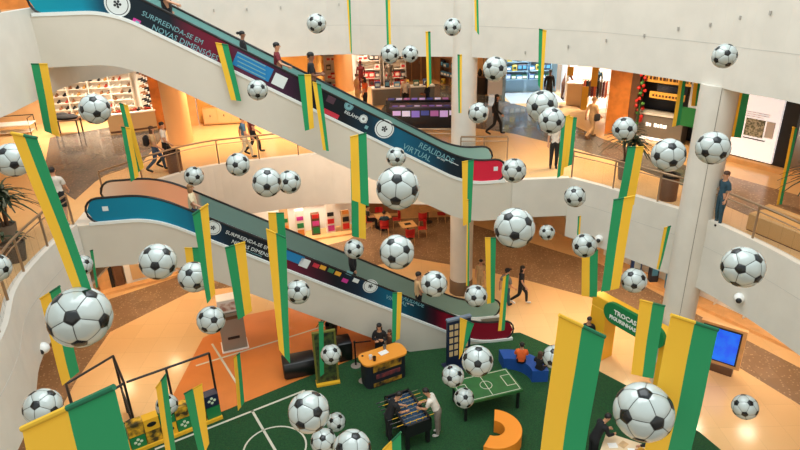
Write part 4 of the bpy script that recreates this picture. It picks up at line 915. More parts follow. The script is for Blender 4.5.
# ------------------------------------------------------------------ gallery shops, right of the round column
wall('wall_wood_front', (3.6, 34.4), (4.9, 33.2), L1, 9.42, WOODP)
for k in range(4):
    p = (3.75+k*.32, 34.0-k*.3); MB().box(-.02, .02, -.03, .0, 0, 3.6).build('x', BRN, None, loc=(p[0], p[1], L1)).name = 'trim_12'
for o in list(COL.objects):
    if o.name.startswith('trim_12'): o['kind'] = 'structure'
cab = empty('dark_cabinet', (4.25, 33.1, L1), -.75, 'black cabinet with vases before the pale wood front right of the column', 'cabinet'); MB().box(0, .7, 0, .35, .0, .9).build('body', BLACK, cab); MB().box(-.02, .72, -.02, .37, .9, .94).build('top', BRN, cab)
for i in range(2):
    b = MB(); b.lathe([(.06, 0), (.13, .12), (.1, .28), (.05, .34), (.07, .38)], n=14); tag(b.build('vase', BLACK, None, True, loc=cab.matrix_basis @ Vector((.2+i*.32, .18, .942))), 'black vase on the cabinet right of the column', 'vase', 'black vases')
ws = MB().box(0, .85, 0, .08, 0, 1.3).build('blank_panel', WPANEL, None, loc=(4.7, 31.35, L1+.3), rz=-.4); tag(ws, 'plain white upright panel at the left edge of the blue-lit shop', 'panel')
wall('wall_blue_shop', (5.7, 33.2), (8.7, 33.2), L1, 9.42, BLUEW); wall('wall_blue_shop', (5.55, 31.0), (5.7, 33.2), L1, 9.42, BLUEW); wall('wall_blue_shop', (8.9, 33.0), (8.5, 30.6), L1, 9.42, WPANEL)
for i, (x, lab) in enumerate(((5.85, 'left'), (7.1, 'right'))):
    r, L = shelf_unit((x, 32.6), (x+1.15, 32.6), L1+.75, .4, 1.9, 4, BLUEW, lab+' wall shelf of blue goods in the blue-lit shop', bays=1)
    fill(r, L, 1.9, 4, .4, lambda rn: inst('carton', rn.choice(GOODS)), 4, 'carton on the %s shelf of the blue-lit shop' % lab, 'carton', 'cartons on the %s blue shelf' % lab, skip=.08, z0=.01)
MB().box(5.75, 8.5, 30.4, 33.1, L1, L1+.01).build('trim_13', mat('bluish_floor', (190, 200, 206), .25))['kind'] = 'structure'
lw = MB().box(0, .55, 0, .05, 0, 3.0).build('lit_wall_panel', mat('lit_white', (250, 248, 252), .4, emit=1.3), None, loc=(8.6, 31.2, L1+.1), rz=-.5); tag(lw, 'tall glowing white panel right of the person in dark clothes', 'panel')
wall('wall_white_shop', (9.0, 33.4), (13.5, 30.5), L1, 9.42, WPANEL); MB().prism([(8.7, 29.9), (9.4, 28.6), (12.6, 29.6), (10.5, 32.4)], L1, L1+.012).build('trim_14', mat('shop_floor_white', (232, 226, 220), .2))['kind'] = 'structure'
sc = empty('shop_counter', W(576, 106, L1), radians(-25), 'beige box counter in the white shop right of the blue-lit one', 'counter'); MB().box(-.5, .5, 0, .6, 0, 1.05, bev=.02).build('body', BEI, sc); MB().box(-.52, .52, -.02, .62, 1.05, 1.1).build('counter_top', WSH, sc)
for i, (u, v, h0, lab) in enumerate(((588, 98, 1.2, 'right tall yellow banner in the white shop'), (564, 88, 1.7, 'small yellow sign near the top of the white shop'), (580, 112, .1, 'low yellow board beside the beige box counter'))):
    p = W(u, 112, L1); o = MB().box(0, .28, 0, .04, 0, 1.1 if i != 1 else .4).build('yellow_sign', YEL, None, loc=(p.x, p.y, L1+h0), rz=-.4); tag(o, lab, 'sign')
rk = empty('clothes_rack', W(593, 110, L1), radians(-30), 'rack of orange and dark clothes left of the orange wood pillar', 'rack')
MB().tube([(-.6, 0, 0), (-.6, 0, 1.4), (.6, 0, 1.4), (.6, 0, 0)], .02, 6).build('frame', STEEL, rk)
for k in range(9):
    g = MB(); g.box(-.02, .02, -.2, .2, -.75, 0, bev=.01); o = g.build('hanging_garment', [OR, BKc, BR, RED][k % 4], None, loc=rk.matrix_basis @ Vector((-.5+k*.125, 0, 1.37)), rz=radians(-30)); tag(o, 'garment hanging on the rack left of the orange wood pillar', 'garment', 'garments on the rack')
mannequin(W(596, 104, L1)+Vector((.2, .8, 0)), 'teal dressed mannequin at the right end of the white shop', TEALc)
# orange pillar block, dark shop, lit poster
wall('wall_orange_block', (8.55, 24.4), (9.25, 23.95), L1, 9.42, WOODO, 1.6); wall('trim_15', (9.25, 23.93), (9.5, 23.75), L1, 9.42, BRN, .8)
wall('wall_dark_shop', (9.5, 25.2), (12.6, 21.8), L1, 9.42, mat('dark_shop_wall', (22, 28, 40), .5))
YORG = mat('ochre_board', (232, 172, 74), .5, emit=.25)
sgn = empty('shop_cornice', (9.55, 23.65, L1+2.28), ang((9.5, 23.7), (11.6, 21.3)), 'orange lettered cornice along the top of the dark shop', 'sign')
MB().box(0, 2.9, 0, .12, 0, .32).build('board', YORG, sgn); DK = mat('cornice_letter', (96, 56, 26), .5)
for k in range(20): MB().box(.15+k*.13, .15+k*.13+.05+.03*(k % 3), -.012, 0, .1, .22).build('raised_mark', DK, sgn)
lowb = empty('shop_cornice', (9.8, 23.45, L1+1.68), ang((9.5, 23.7), (11.6, 21.3)), 'lower short orange board over the dark shop window', 'sign'); MB().box(0, 1.35, 0, .1, 0, .24).build('board', YORG, lowb)
for k in range(8): MB().box(.12+k*.13, .2+k*.13, -.01, 0, .07, .15).build('raised_mark', DK, lowb)
tv = empty('shop_screen', (10.0, 23.35, L1+1.93), ang((9.5, 23.7), (11.6, 21.3)), 'black screen between the two orange boards of the dark shop', 'screen'); MB().box(0, 1.2, 0, .08, 0, .3).build('frame', BLACK, tv); MB().box(.04, 1.16, -.01, 0, .04, .26).build('display', mat('screen_dark_blue', (14, 22, 44), .15), tv)
gl = empty('flower_garland', (9.5, 23.5, L1), 0, 'column of red flowers and beads beside the orange wood pillar', 'decoration'); MB().cyl((0, 0, 0), (0, 0, 2.9), .03).build('stem', mat('stem_green', (40, 80, 40), .7), gl)
rn = random.Random(3)
for k in range(26):
    a = rn.uniform(0, 6.28); MB().ball((.13*cos(a), .13*sin(a), .25+k*.1), .075, .075, .07, 8, 6).build('blossom', REDM if k % 4 else mat('leaf_bright', (70, 130, 60), .6), gl, True)
gc = empty('shop_counter', W(655, 141, L1), ang((9.7, 23.2), (10.9, 22)), 'grey counter with white lettering before the dark shop', 'counter'); MB().box(-.95, .95, 0, .6, 0, 1.0).build('body', GREYC, gc); MB().box(-1, 1, -.05, .65, 1.0, 1.06).build('counter_top', WPANEL, gc)
LT = mat('lit_letters', (250, 246, 240), .4, emit=1); xx = -.45
for k, (w_, g_) in enumerate(((.09, .03), (.08, .12), (.11, .03), (.07, .03), (.08, .03), (.08, .02), (.04, 0))): MB().box(xx, xx+w_, -.015, 0, .55, .69-.02*(k % 2)).build('raised_letter', LT, gc); xx += w_+g_
MB().box(-.9, .9, -.02, 0, .02, .12).build('lit_plinth', LT, gc)
po = MB().box(0, .75, 0, .03, 0, 1.3).build('poster', mat('poster_pale_blue', (196, 210, 226), .5), None, loc=(10.75, 22.15, L1+1.5), rz=-.86); tag(po, 'pale blue poster behind the narrow flags in the dark shop', 'poster')
po = MB().box(0, .9, 0, .03, 0, .7).build('poster', GRN, None, loc=(10.6, 22.3, L1+.85), rz=-.86); tag(po, 'green board below the pale blue poster in the dark shop', 'poster')
r, L = shelf_unit((11.4, 21.75), (11.9, 21.2), L1, .3, 2.3, 5, BRN, 'narrow shelf of bright goods left of the right white column')
fill(r, L, 2.3, 5, .3, lambda rn: inst('carton', rn.choice(GOODS)), 3, 'bright carton on the narrow shelf left of the right white column', 'carton', 'cartons on the narrow shelf', z0=.01)
# lit poster with black frame, orange wall
A, Bq = (11.75, 20.6), (12.55, 19.32); aa = ang(A, Bq)
lp = empty('light_box', (A[0], A[1], L1), aa, 'large lit white poster case with a black frame at the right', 'poster case'); Lp = hypot(Bq[0]-A[0], Bq[1]-A[1])
MB().box(-.3, Lp+.42, .1, .3, .15, 2.6).build('black_frame', BLACK, lp); MB().box(-.3, Lp-.06, 0, .1, .22, 2.5).build('lit_face', mat('poster_lit_white', (250, 246, 246), .3, emit=.55), lp)
pic = MB(); pic.box(.35, 1.0, -.012, 0, 1.0, 1.6); pic.build('dark_picture', mat('poster_picture', (96, 104, 84), .5, rgb2=(214, 212, 196), vscale=14), lp)
MB().box(1.05, 1.33, -.012, 0, 1.05, 1.6).build('pale_picture', mat('poster_picture_pale', (216, 214, 220), .5), lp)
for k in range(3): MB().box(.3, 1.1-.2*(k == 2), -.008, 0, 1.8-k*.07, 1.82-k*.07).build('text_line', mat('poster_text', (176, 160, 164), .5), lp)
MB().box(.35, 1.1, -.01, 0, .9, .94).build('text_line', mat('poster_text_dark', (90, 90, 92), .5), lp)
wall('trim_16', (11.3, 21.05), (13.05, 18.25), L1, L1+.16, WOODP, .5); wall('wall_poster', (11.3, 21.1), (12.95, 18.5), L1+2.85, 9.42, WOODP, .3)
wall('wall_orange_right', (13.05, 18.2), (15.5, 14.2), L1, 9.42, WOODO, .3); wall('wall_poster_side', (11.95, 21.7), (12.5, 22.2), L1, 9.42, WOODO, .3)
rp = MB().box(0, .3, 0, .06, 0, .8).build('wall_sign', REDM, None, loc=(13.25, 17.75, L1+1.2), rz=ang((13.05, 18.2), (15.5, 14.2))); tag(rp, 'small red panel on the orange wall at the right edge', 'panel')
# gallery floor patterns
def gal(name, px, m, z=.006): struct(MB().prism(poly_px(px, L1), L1, L1+z).build(name, m))
gal('floor', [(50, 138), (170, 116), (165, 135), (140, 165), (110, 172), (95, 182), (75, 200), (60, 190), (45, 165)], GRAN2)
gal('floor', [(395, 89), (430, 83), (460, 88), (500, 100), (545, 112), (600, 138), (660, 158), (735, 180), (800, 196), (800, 238), (700, 192), (640, 170), (580, 150), (515, 134), (475, 128), (440, 128), (380, 112)], GRAN2)
gal('floor', [(700, 168), (800, 196), (800, 238), (740, 212), (690, 190)], GRAN, .009)
# ------------------------------------------------------------------ plants and bins
def palm(p, label, n=22, R=.75, h=.9, pot_h=.5, pot_r=.26, potm=POT, group=None, stems=3):
    r = empty('potted_palm', p, 0, label, 'plant', group)
    MB().lathe([(pot_r*.75, 0), (pot_r, pot_h), (pot_r*.88, pot_h), (pot_r*.85, pot_h-.06), (.01, pot_h-.06)], n=18).build('pot', potm, r, True)
    rn = random.Random(int(abs(p[0])*31+abs(p[1])*17)); st = MB(); lf = MB()
    for k in range(stems):
        a = rn.uniform(0, 6.28); top = Vector((.18*cos(a), .18*sin(a), pot_h+h*(.6+.4*rn.random()))); st.tube([(.05*cos(a), .05*sin(a), pot_h-.08), tuple(top*.5+Vector((0, 0, pot_h*.4))), tuple(top)], [.035, .03, .02], 6)
        for j in range(n//stems):
            b = rn.uniform(0, 6.28); el = rn.uniform(-.1, 1.1); L = R*rn.uniform(.7, 1.1); d = Vector((cos(b)*cos(el), sin(b)*cos(el), sin(el))); sd = Vector((-sin(b), cos(b), 0)); vs = []; ts = (0, .25, .5, .75, 1)
            for t in ts:
                c = top+d*L*t+Vector((0, 0, -.55*L*t*t)); w = .04*(1-abs(t-.4)*1.2)+.004; vs += [c-sd*w, c+sd*w, c+Vector((0, 0, -.012))]
            fs = []
            for i in range(4):
                q = i*3; fs += [(q, q+1, q+4, q+3), (q+1, q+2, q+5, q+4), (q+2, q, q+3, q+5)]
            lf.add(vs, fs)
    st.build('stems', TRUNK, r, True); lf.build('leaves', LEAF, r, True); return r
palm(W(624, 179, L1), 'potted palm behind the right railing, under a soccer ball', 96, .8, 1.0, .6, stems=6)
palm(W(800, 232, L1)+Vector((.5, .3, 0)), 'dark potted palm at the right picture edge on the gallery', 90, .9, 1.1, .6)
palm(W(12, 247, L1)+Vector((-.2, .3, 0)), 'dark potted palm at the left picture edge behind the long near flag', 110, .9, 1.1, .55)
palm(W(28, 250, L1)+Vector((.05, -.6, 0)), 'brown pot with a small plant by the curved left railing', 16, .35, .2, .5, .3, mat('brown_pot', (92, 74, 58), .6))
palm(W(332, 334, 0), 'dark bushy plant in a pot on the orange court below the lower escalator', 60, .55, .35, .45, .24, mat('black_pot', (30, 30, 32), .5))
BIN = mat('brown_bin', (112, 72, 44), .5)
for u, v, lab in ((176, 172, 'brown cylindrical bin beside the walking pair on the left gallery'), (667, 199, 'brown cylindrical bin behind the right railing, left of the white column')):
    p = W(u, v, L1); r = empty('litter_bin', p, 0, lab, 'bin'); MB().lathe([(.26, 0), (.26, .72), (.24, .74)], n=24).build('bin_body', BIN, r, True); MB().lathe([(.27, .72), (.27, .8), (.16, .81), (.15, .74)], n=24).build('rim', DARKM, r, True)
bp = W(768, 236, L1); bs = empty('bench_seat', (bp.x+.3, bp.y-.25, L1), radians(-68), 'tan upholstered bench seat behind the right gallery glass', 'bench')
MB().box(-.9, .9, -.35, .35, 0, .5, bev=.04).build('seat_block', mat('tan_leather', (196, 152, 96), .5), bs); MB().box(-.9, .9, .2, .38, .5, .62, bev=.04).build('backrest', mat('tan_leather', (196, 152, 96), .5), bs); MB().box(-.88, .88, -.33, .33, 0, .04).build('plinth', BRN, bs)
# upper floor glimpse at the top left
wall('wall_upper_shop', (-18, 18.5), (-11.4, 21.5), L2, 15, mat('brown_dark_wall', (92, 62, 44), .6)); sl = empty('slat_screen', (-15.2, 19.4, L2), ang((-18, 18.5), (-11.4, 21.5)), 'wood slat screen on the upper floor in the top left corner', 'screen')
for k in range(16): MB().box(k*.25, k*.25+.1, 0, .06, .0, 2.6).build('slat', WSH if k % 3 else WOODO, sl)
MB().box(0, 3.9, -.05, .1, 0, .8).build('base_board', WOODO, sl)
# ------------------------------------------------------------------ ground floor shops
wall('wall_ground_left', (-13.8, 22.3), (-8, 25.6), 0, 3.72, TAN); wall('wall_ground_left', (-8, 25.6), (-5.4, 27.2), 0, 3.72, WPANEL)
ga = ang((-13.8, 22.3), (-8, 25.6))
sf = empty('shop_window', (-12.65, 22.35, 0), ga, 'beige shop front with a red band below the turquoise escalator end', 'shop front')
MB().box(0, .45, 0, .3, 0, 2.2).build('tan_block', WOODP, sf); MB().box(.45, .6, -.02, .3, 0, 2.2).build('black_strip', BLACK, sf); MB().box(.62, 1.0, 0, .2, 0, 2.2).build('brown_panel', BRN, sf); MB().box(1.05, 4.2, .1, .25, 0, 2.2).build('white_frame', WPANEL, sf)
MB().box(1.3, 4.0, .06, .1, .2, 1.3).build('display_window', BEI, sf); MB().box(1.05, 4.2, .04, .1, 1.55, 1.75).build('red_band', mat('red_band', (206, 90, 84), .5), sf)
MB().box(-.3, 4.6, -.35, .0, 0, .12).build('threshold', WOODP, sf)
wall('wall_ground_store', (-6.2, 27.7), (-2.2, 29.0), 0, 3.72, WPANEL); st = ang((-6.2, 27.3), (-2.2, 28.4))
rb = MB().box(0, 3.6, 0, .04, 0, .14).build('red_stripe_sign', REDM, None, loc=(-5.6, 27.75, 1.5), rz=.3); tag(rb, 'red stripe along the bright store behind the lower escalator', 'sign')
for i in range(6):
    p = Vector((-6.3+i*.72, 26.75+i*.22, 0)); r = empty('store_stand', p, st, ('first', 'second', 'third', 'fourth', 'fifth', 'sixth')[i]+' goods stand from the left in the bright store behind the lower escalator', 'stand', 'stands in the bright store')
    hh = (1.3, 1.7, 1.5, 1.2, 1.8, 1.1)[i]; MB().box(-.2, .2, 0, .3, 0, hh).build('body', [WSH, BEI, WSH, BRN, WSH, BEI][i], r)
    for k in range(3): MB().box(-.16, .16, -.03, 0, .2+k*.4, .5+k*.35).build('goods_panel', [REDM, BLACK, WOODO, GRN, PM][(i+k) % 5], r)
tvs = MB().box(0, .6, 0, .08, 0, .4).build('hanging_screen', BLACK, None, loc=(-3.6, 28.0, 2.0), rz=.3); tag(tvs, 'small black screen in the bright store behind the lower escalator', 'screen')
wall('trim_17', (-6.3, 26.4), (-2.4, 27.5), 0, .1, WOODP, .4)
wall('wall_ground_cafe', (-2.2, 30.2), (6, 30.2), 0, 3.72, mat('cafe_wall', (150, 104, 66), .6, var=.08, vscale=2)); wall('wall_ground_back', (6, 30), (9.2, 24.6), 0, 3.72, TAN)
cc = empty('cafe_counter', (.5, 29.4, 0), .02, 'long pale cafe counter behind the red chairs', 'counter'); MB().box(-.6, 2.4, 0, .6, 0, 1.0).build('body', WOODP, cc); MB().box(-.65, 2.45, -.05, .65, 1.0, 1.05).build('counter_top', WSH, cc)
# cafe chairs and tables
def chair():
    r = empty('cafe_chair', (0, 0, 0)); b = MB(); b.box(-.21, .21, -.2, .22, .43, .47, bev=.02); b.build('seat', REDCH, r)
    vs = MB()
    for k in range(7):
        a0 = -1.2+k*2.4/7; a1 = a0+2.4/7
        vs.add([(.24*sin(a), -.22*cos(a)+.02, z) for a in (a0, a1) for z in (.55, .84)]+[(.21*sin(a), -.19*cos(a)+.02, z) for a in (a0, a1) for z in (.55, .84)], [(0, 1, 3, 2), (5, 4, 6, 7), (1, 5, 7, 3), (4, 0, 2, 6), (0, 4, 5, 1), (2, 3, 7, 6)])
    vs.build('backrest', REDCH, r)
    for sx in (-1, 1):
        for sy in (-1, 1): MB().cyl((sx*.17, sy*.17, .44), (sx*.2, sy*.2, 0), .016, n=6).build('leg', WOODP, r)
    return r
ch0 = chair(); first = True
cts = [(W(383, 229, 0), 'back-left cafe table where two people sit'), (W(408, 238, 0), 'front cafe table with a tray on it'), (W(428, 222, 0), 'right cafe table near the lower escalator'), (W(362, 224, 0), 'left cafe table half behind the green flag')]
TT = []
for p, lab in cts:
    t = empty('cafe_table', p, .3, lab, 'table', 'cafe tables'); MB().box(-.38, .38, -.38, .38, .72, .75, bev=.01).build('table_top', WOODP, t); MB().cyl((0, 0, .03), (0, 0, .72), .03).build('post', DARKM, t); MB().lathe([(.24, 0), (.24, .02), (.03, .04)]).build('foot', DARKM, t); TT.append(p)
CH = [(0, -.75, .05, 180, 'red chair left of the back-left cafe table'), (0, .72, .2, -10, 'red chair behind the right side of the back-left cafe table'), (0, .1, -.75, 0, 'red chair with the seated dark back, in front of the back-left table'), (1, .72, .15, 90, 'red chair right of the front cafe table'), (1, .1, -.72, 0, 'red chair nearest the viewer, below the front cafe table'), (2, -.3, -.65, 0, 'red chair in front of the right cafe table'), (2, .7, 0, 90, 'red chair at the right end of the cafe'), (3, -.1, .7, 180, 'red chair behind the left cafe table'), (0, -.2, .75, 170, 'red chair at the far side of the back-left cafe table')]
for ti, dx, dy, rz, lab in CH:
    c = ch0 if first else copy_tree(ch0); first = False
    c.location = TT[ti]+Vector((dx, dy, 0)); c.rotation_euler.z = radians(rz if abs(dx) < .5 else (90 if dx > 0 else -90)); tag(c, lab, 'chair', 'red cafe chairs')
person(TT[0]+Vector((-.75, .05, 0)), radians(-90), 'sit', 'person in black sitting left of the back-left cafe table', BKc, BKc)
person(TT[0]+Vector((.1, -.75, 0)), 0, 'sit', 'person in dark teal seated at the cafe with back to the viewer', TEALc, BKc)
tr = MB(); tr.box(-.16, .16, -.11, .11, 0, .015, bev=.005); tag(tr.build('tray', BLACK, None, loc=TT[1]+Vector((0, 0, .752)), rz=.3), 'dark tray on the front cafe table', 'tray')
cu = MB().lathe([(.03, 0), (.04, .1), (.034, .1), (.03, .02)], n=12).build('cup', BRN, None, True, loc=TT[0]+Vector((.12, .1, .752))); tag(cu, 'brown cup on the back-left cafe table', 'cup')
# ground shops on the right
wall('wall_ground_right', (9.2, 24.6), (14.2, 16.6), 0, 3.72, WPANEL, .2); wall('wall_ground_right', (14.2, 16.6), (16.5, 12), 0, 3.72, TAN, .2)
wall('trim_18', (8.9, 23.6), (13.6, 16.4), 0, .12, WOODP, .7)
r, L = shelf_unit((11.9, 19.9), (13.1, 17.9), 0, .4, 1.5, 2, WSH, 'low white wall shelf under the right gallery dome camera', bays=2)
tb = empty('wall_cabinet', (13.25, 17.6, 0), ang((11.9, 19.9), (13.1, 17.9)), 'tan cabinet block under the right gallery edge', 'cabinet'); MB().box(0, 1.1, 0, .4, 0, 1.6).build('body', WOODP, tb); MB().box(1.12, 1.4, .02, .4, 0, 1.5).build('grey_side', GREYC, tb)
for k in range(2): MB().box(.04+k*.53, .5+k*.53, -.02, 0, .1, 1.5).build('door', BEI, tb)
gd = inst('carton', GOODS[3]); gd.location = Vector((12.3, 19.4, 1.502)); tag(gd, 'small yellow carton on top of the low white wall shelf', 'carton')
for i in range(4):
    p = Vector((9.9+i*.45, 22.6-i*.72, 0)); o = inst('carton', GOODS[i % 3]); o.location = p+Vector((0, 0, .12)); o.scale = (1.3, 1.3, 3.5); tag(o, 'tall goods stand at the shop under the right gallery', 'stand', 'goods at the right ground shop')
# ------------------------------------------------------------------ court: kiosk machine, goals, boards
MG = mat('machine_grey', (142, 130, 116), .4)
kp = W(235, 346, 0); k = empty('grey_kiosk', kp, radians(20), 'tall grey kiosk machine with white top on the orange court', 'machine')
MB().box(-.42, .42, -.3, .3, 0, 1.55, bev=.02).build('body', MG, k); MB().box(-.38, .38, -.26, .26, 1.55, 2.05, bev=.02).build('white_head', WPANEL, k); MB().box(-.36, .36, -.32, -.3, 1.3, 1.42).build('dark_slot', BRN, k); MB().box(-.2, .2, -.315, -.3, .5, .6).build('dispenser', BLACK, k)
MB().box(-.46, .46, -.34, .34, 0, .06).build('plinth', WPANEL, k); MB().box(-.3, .3, -.28, -.26, 1.65, 1.95).build('picture', mat('machine_picture', (170, 130, 120), .4, rgb2=(230, 226, 224), vscale=6), k)
NET = mat('net_cord', (36, 36, 38), .8)
def goal(posts, label, h, back, net_left):
    (x0, y0), (x1, y1) = posts; r = empty('goal_frame', (x0, y0, 0), 0, label, 'goal'); o3 = Vector((x0, y0, 0)); a = Vector((0, 0, 0)); b = Vector((x1-x0, y1-y0, 0)); n = Vector((back[0], back[1], 0)); H = Vector((0, 0, h))
    for p in (a, b): MB().cyl(p, p+H, .035).build('post', BLACK, r, True); MB().cyl(p+n, p+n+H*.97, .03).build('rear_post', BLACK, r, True); MB().cyl(p+H, p+n+H*.97, .03).build('side_bar', BLACK, r, True)
    MB().cyl(a+H, b+H, .035).build('crossbar', BLACK, r, True); MB().cyl(a+n+H*.97, b+n+H*.97, .03).build('rear_bar', BLACK, r, True)
    nb = MB(); P = (a, a+n) if net_left else (b, b+n)
    for s in range(9): q = P[0].lerp(P[1], s/8); nb.cyl(q, q+H*.97, .009, n=4)
    for s in range(11): nb.cyl(P[0]+H*.97*s/10, P[1]+H*.97*s/10, .009, n=4)
    nb.build('net', NET, r); return r
# each corner is the top of an upright seen in the photo
HG_ = 2.1
def top(u, v): return W(u, v, HG_)
g1, g2, g3 = top(65, 388), top(112, 356), top(121, 383)
gA, gB, gC = top(66, 384), top(113, 356), top(124, 383)
r = empty('goal_frame', (gB.x, gB.y, 0), 0, 'black cage goal with netting at the lower left', 'goal'); O = Vector((gB.x, gB.y, 0))
cage = [gA, gB, gC, top(66, 400)]; cage[3] = gA+(gC-gB)
for p in cage: MB().cyl(Vector((p.x, p.y, 0))-O, p-O, .035).build('post', BLACK, r, True)
for i in range(4): MB().cyl(cage[i]-O, cage[(i+1) % 4]-O, .035).build('top_bar', BLACK, r, True)
for i, j in ((1, 2), (0, 3), (2, 3)): 
    p, q = [Vector((c.x, c.y, 0)) for c in (cage[i], cage[j])]; MB().cyl(p+Vector((0, 0, .9))-O, q+Vector((0, 0, .9))-O, .025).build('middle_bar', BLACK, r, True)
nb = MB()
for (i, j) in ((1, 2), (0, 3)):
    p, q = [Vector((c.x, c.y, 0))-O for c in (cage[i], cage[j])]
    for s in range(1, 14):
        c = p.lerp(q, s/14); nb.cyl(c, c+Vector((0, 0, .9 if i else 2.1)), .011, n=4)
    for s in range(1, 15):
        zz = Vector((0, 0, s*(.06 if i else .145))); nb.cyl(p+zz, q+zz, .011, n=4)
nb.build('net', NET, r)
# second frame running right behind the goal board
a = top(124, 383); b = top(200, 357); c = top(214, 351); r = empty('goal_frame', (b.x, b.y, 0), 0, 'black frame goal over the green and yellow boards', 'goal'); O = Vector((b.x, b.y, 0))
d = (b-a).normalized(); b = W(209, 353, HG_); m1 = W(166, 369, HG_)
for p in (m1, b): MB().cyl(Vector((p.x, p.y, 0))-O, p-O, .035).build('post', BLACK, r, True)
MB().cyl(a-O+d*.06, b-O, .035).build('crossbar', BLACK, r, True)
# board wall: row of printed boxes at its foot
BP = [W(150, 446, 0), W(222, 417, 0)]; bd = (BP[1]-BP[0]); bl = bd.length; bz = atan2(bd.y, bd.x)
PATY = mat('print_yellow_dots', (226, 172, 40), .5, rgb2=(60, 52, 24), vscale=5)
bw = empty('board_wall', BP[0]-bd.normalized()*.9, bz, 'low wall of green and yellow printed boxes at the goal', 'board')
MB().box(0, bl+.9, -.12, .3, .02, .12).build('yellow_base', YEL, bw)
for kx in range(7):
    for kz in range(2):
        x0 = kx*(bl+.9)/7; e = (kx+kz) % 3
        bx = MB().box(x0+.01, x0+(bl+.9)/7-.01, -.05, .25, .12+kz*.42, .52+kz*.42).build('printed_box', [YEL, GRN, PATY][e] if kx != 6 else [GRN, NAVYM][kz], bw)
        if e == 0 and kx != 6:
            q = MB(); q.ball((0, 0, 0), .13, .01, .08, 12, 6); o = q.build('dark_emblem', BLACK, bx); o.location = (x0+(bl+.9)/14, -.055, .33+kz*.42)
        if e == 1:
            q = MB()
            for j in range(4): q.ball((.08*cos(j*1.57), 0, .08*sin(j*1.57)), .045, .01, .045, 8, 5)
            o = q.build('pale_emblem', mat('pale_print', (206, 220, 190), .5), bx); o.location = (x0+(bl+.9)/14, -.055, .33+kz*.42)
# black boxes and the framed panel
def blackbox(u, v, rz, w, d, h, lab):
    r = empty('black_box_seat', W(u, v, 0), radians(rz), lab, 'seat'); MB().box(-w/2, w/2, 0, d, .04, h, bev=.03).build('block', BLACK, r, True); MB().box(-w/2+.05, w/2-.05, .05, d-.05, 0, .05).build('plinth', DARKM, r); return r
blackbox(301, 378, 16, 1.05, .62, .62, 'long black upholstered box left of the framed panel'); blackbox(346, 362, 16, .5, .6, .75, 'black box right behind the framed panel')
OLV = mat('olive_frame', (110, 108, 44), .5); fp = W(328, 383, 0); f = empty('framed_panel', fp, radians(14), 'upright yellow-green framed panel with a ball picture on the turf', 'panel'); 
MB().box(-.38, .38, -.16, .16, 0, .09).build('yellow_foot', YEL, f); MB().box(-.34, .34, -.04, .04, .09, 1.95).build('printed_board', mat('panel_print', (70, 84, 40), .5, rgb2=(24, 34, 26), vscale=7), f)
for sx in (-1, 1): MB().box(sx*.34-.03, sx*.34+.03, -.05, .05, .09, 1.98).build('side_frame', OLV, f)
MB().box(-.37, .37, -.05, .05, 1.95, 2.0).build('top_frame', OLV, f)
# barrier posts
def stanchion(u, v, lab):
    r = empty('barrier_post', W(u, v, 0), 0, lab, 'barrier post', 'barrier posts'); MB().lathe([(.2, 0), (.2, .015), (.05, .045), (.03, .05)], n=20).build('base', mat('base_grey', (140, 128, 116), .4), r, True); MB().cyl((0, 0, .04), (0, 0, .95), .028).build('pole', DARKM, r, True); MB().cyl((0, 0, .93), (0, 0, 1.0), .036).build('belt_head', BLACK, r, True); return r
s1 = stanchion(356, 366, 'rear barrier post with round grey base left of the counter'); s2 = stanchion(364, 381, 'front barrier post with round grey base left of the counter')
e1 = W(372, 364, 0); d = e1-s1.location; MB().box(0, d.length, -.004, .004, .91, .96).build('belt', BLACK, s1, rz=atan2(d.y, d.x))
# orange-topped counter
cp = W(388, 384, 0); c = empty('promo_counter', cp, radians(27), 'promotion counter with orange top and dark printed front on the turf', 'counter')
CT = mat('counter_orange_top', (232, 150, 54), .4); CPR = mat('counter_print', (190, 140, 40), .5, rgb2=(30, 28, 34), vscale=4)
poly = [(-.62+.25*(1-cos(t*pi/16))-.25+.25, -.02) for t in range(1)]
def rounded(w, d0, d1, r):
    P = []
    for cx, cy, a0 in ((w-r, d0+r, -90), (w-r, d1-r, 0), (-w+r, d1-r, 90), (-w+r, d0+r, 180)):
        for k in range(6): a = radians(a0+k*18); P.append((cx+r*cos(a), cy+r*sin(a)))
    return P
MB().prism(rounded(.72, 0, .62, .2), 0, .92).build('body', mat('counter_dark', (26, 28, 40), .5), c); MB().prism(rounded(.78, -.06, .68, .24), .92, .98).build('counter_top', CT, c)
MB().box(-.5, .5, -.012, 0, .62, .88).build('printed_band', CPR, c); MB().box(-.5, .5, -.012, 0, .06, .2).build('printed_band', CPR, c); MB().box(-.4, .45, -.012, 0, .34, .5).build('printed_band', mat('counter_print_red', (140, 60, 60), .5, rgb2=(36, 40, 60), vscale=5), c)
M = c.matrix_basis
pp = MB().box(-.15, .15, -.1, .1, 0, .012).build('paper_stack', WPANEL, None, loc=M @ Vector((.05, .35, .982)), rz=.6); tag(pp, 'white papers on the orange counter top', 'paper')
for i, (x, y, lab, m) in enumerate(((-.45, .25, 'pale cup at the left end of the orange counter top', WPANEL), (-.38, .12, 'dark cup at the front left of the orange counter top', BLACK), (.18, .52, 'grey-green cup at the back of the orange counter top', GR))):
    o = MB().lathe([(.045, 0), (.06, .14), (.05, .14), (.04, .02)], n=12).build('cup', m, None, True, loc=M @ Vector((x, y, .982))); tag(o, lab, 'cup')
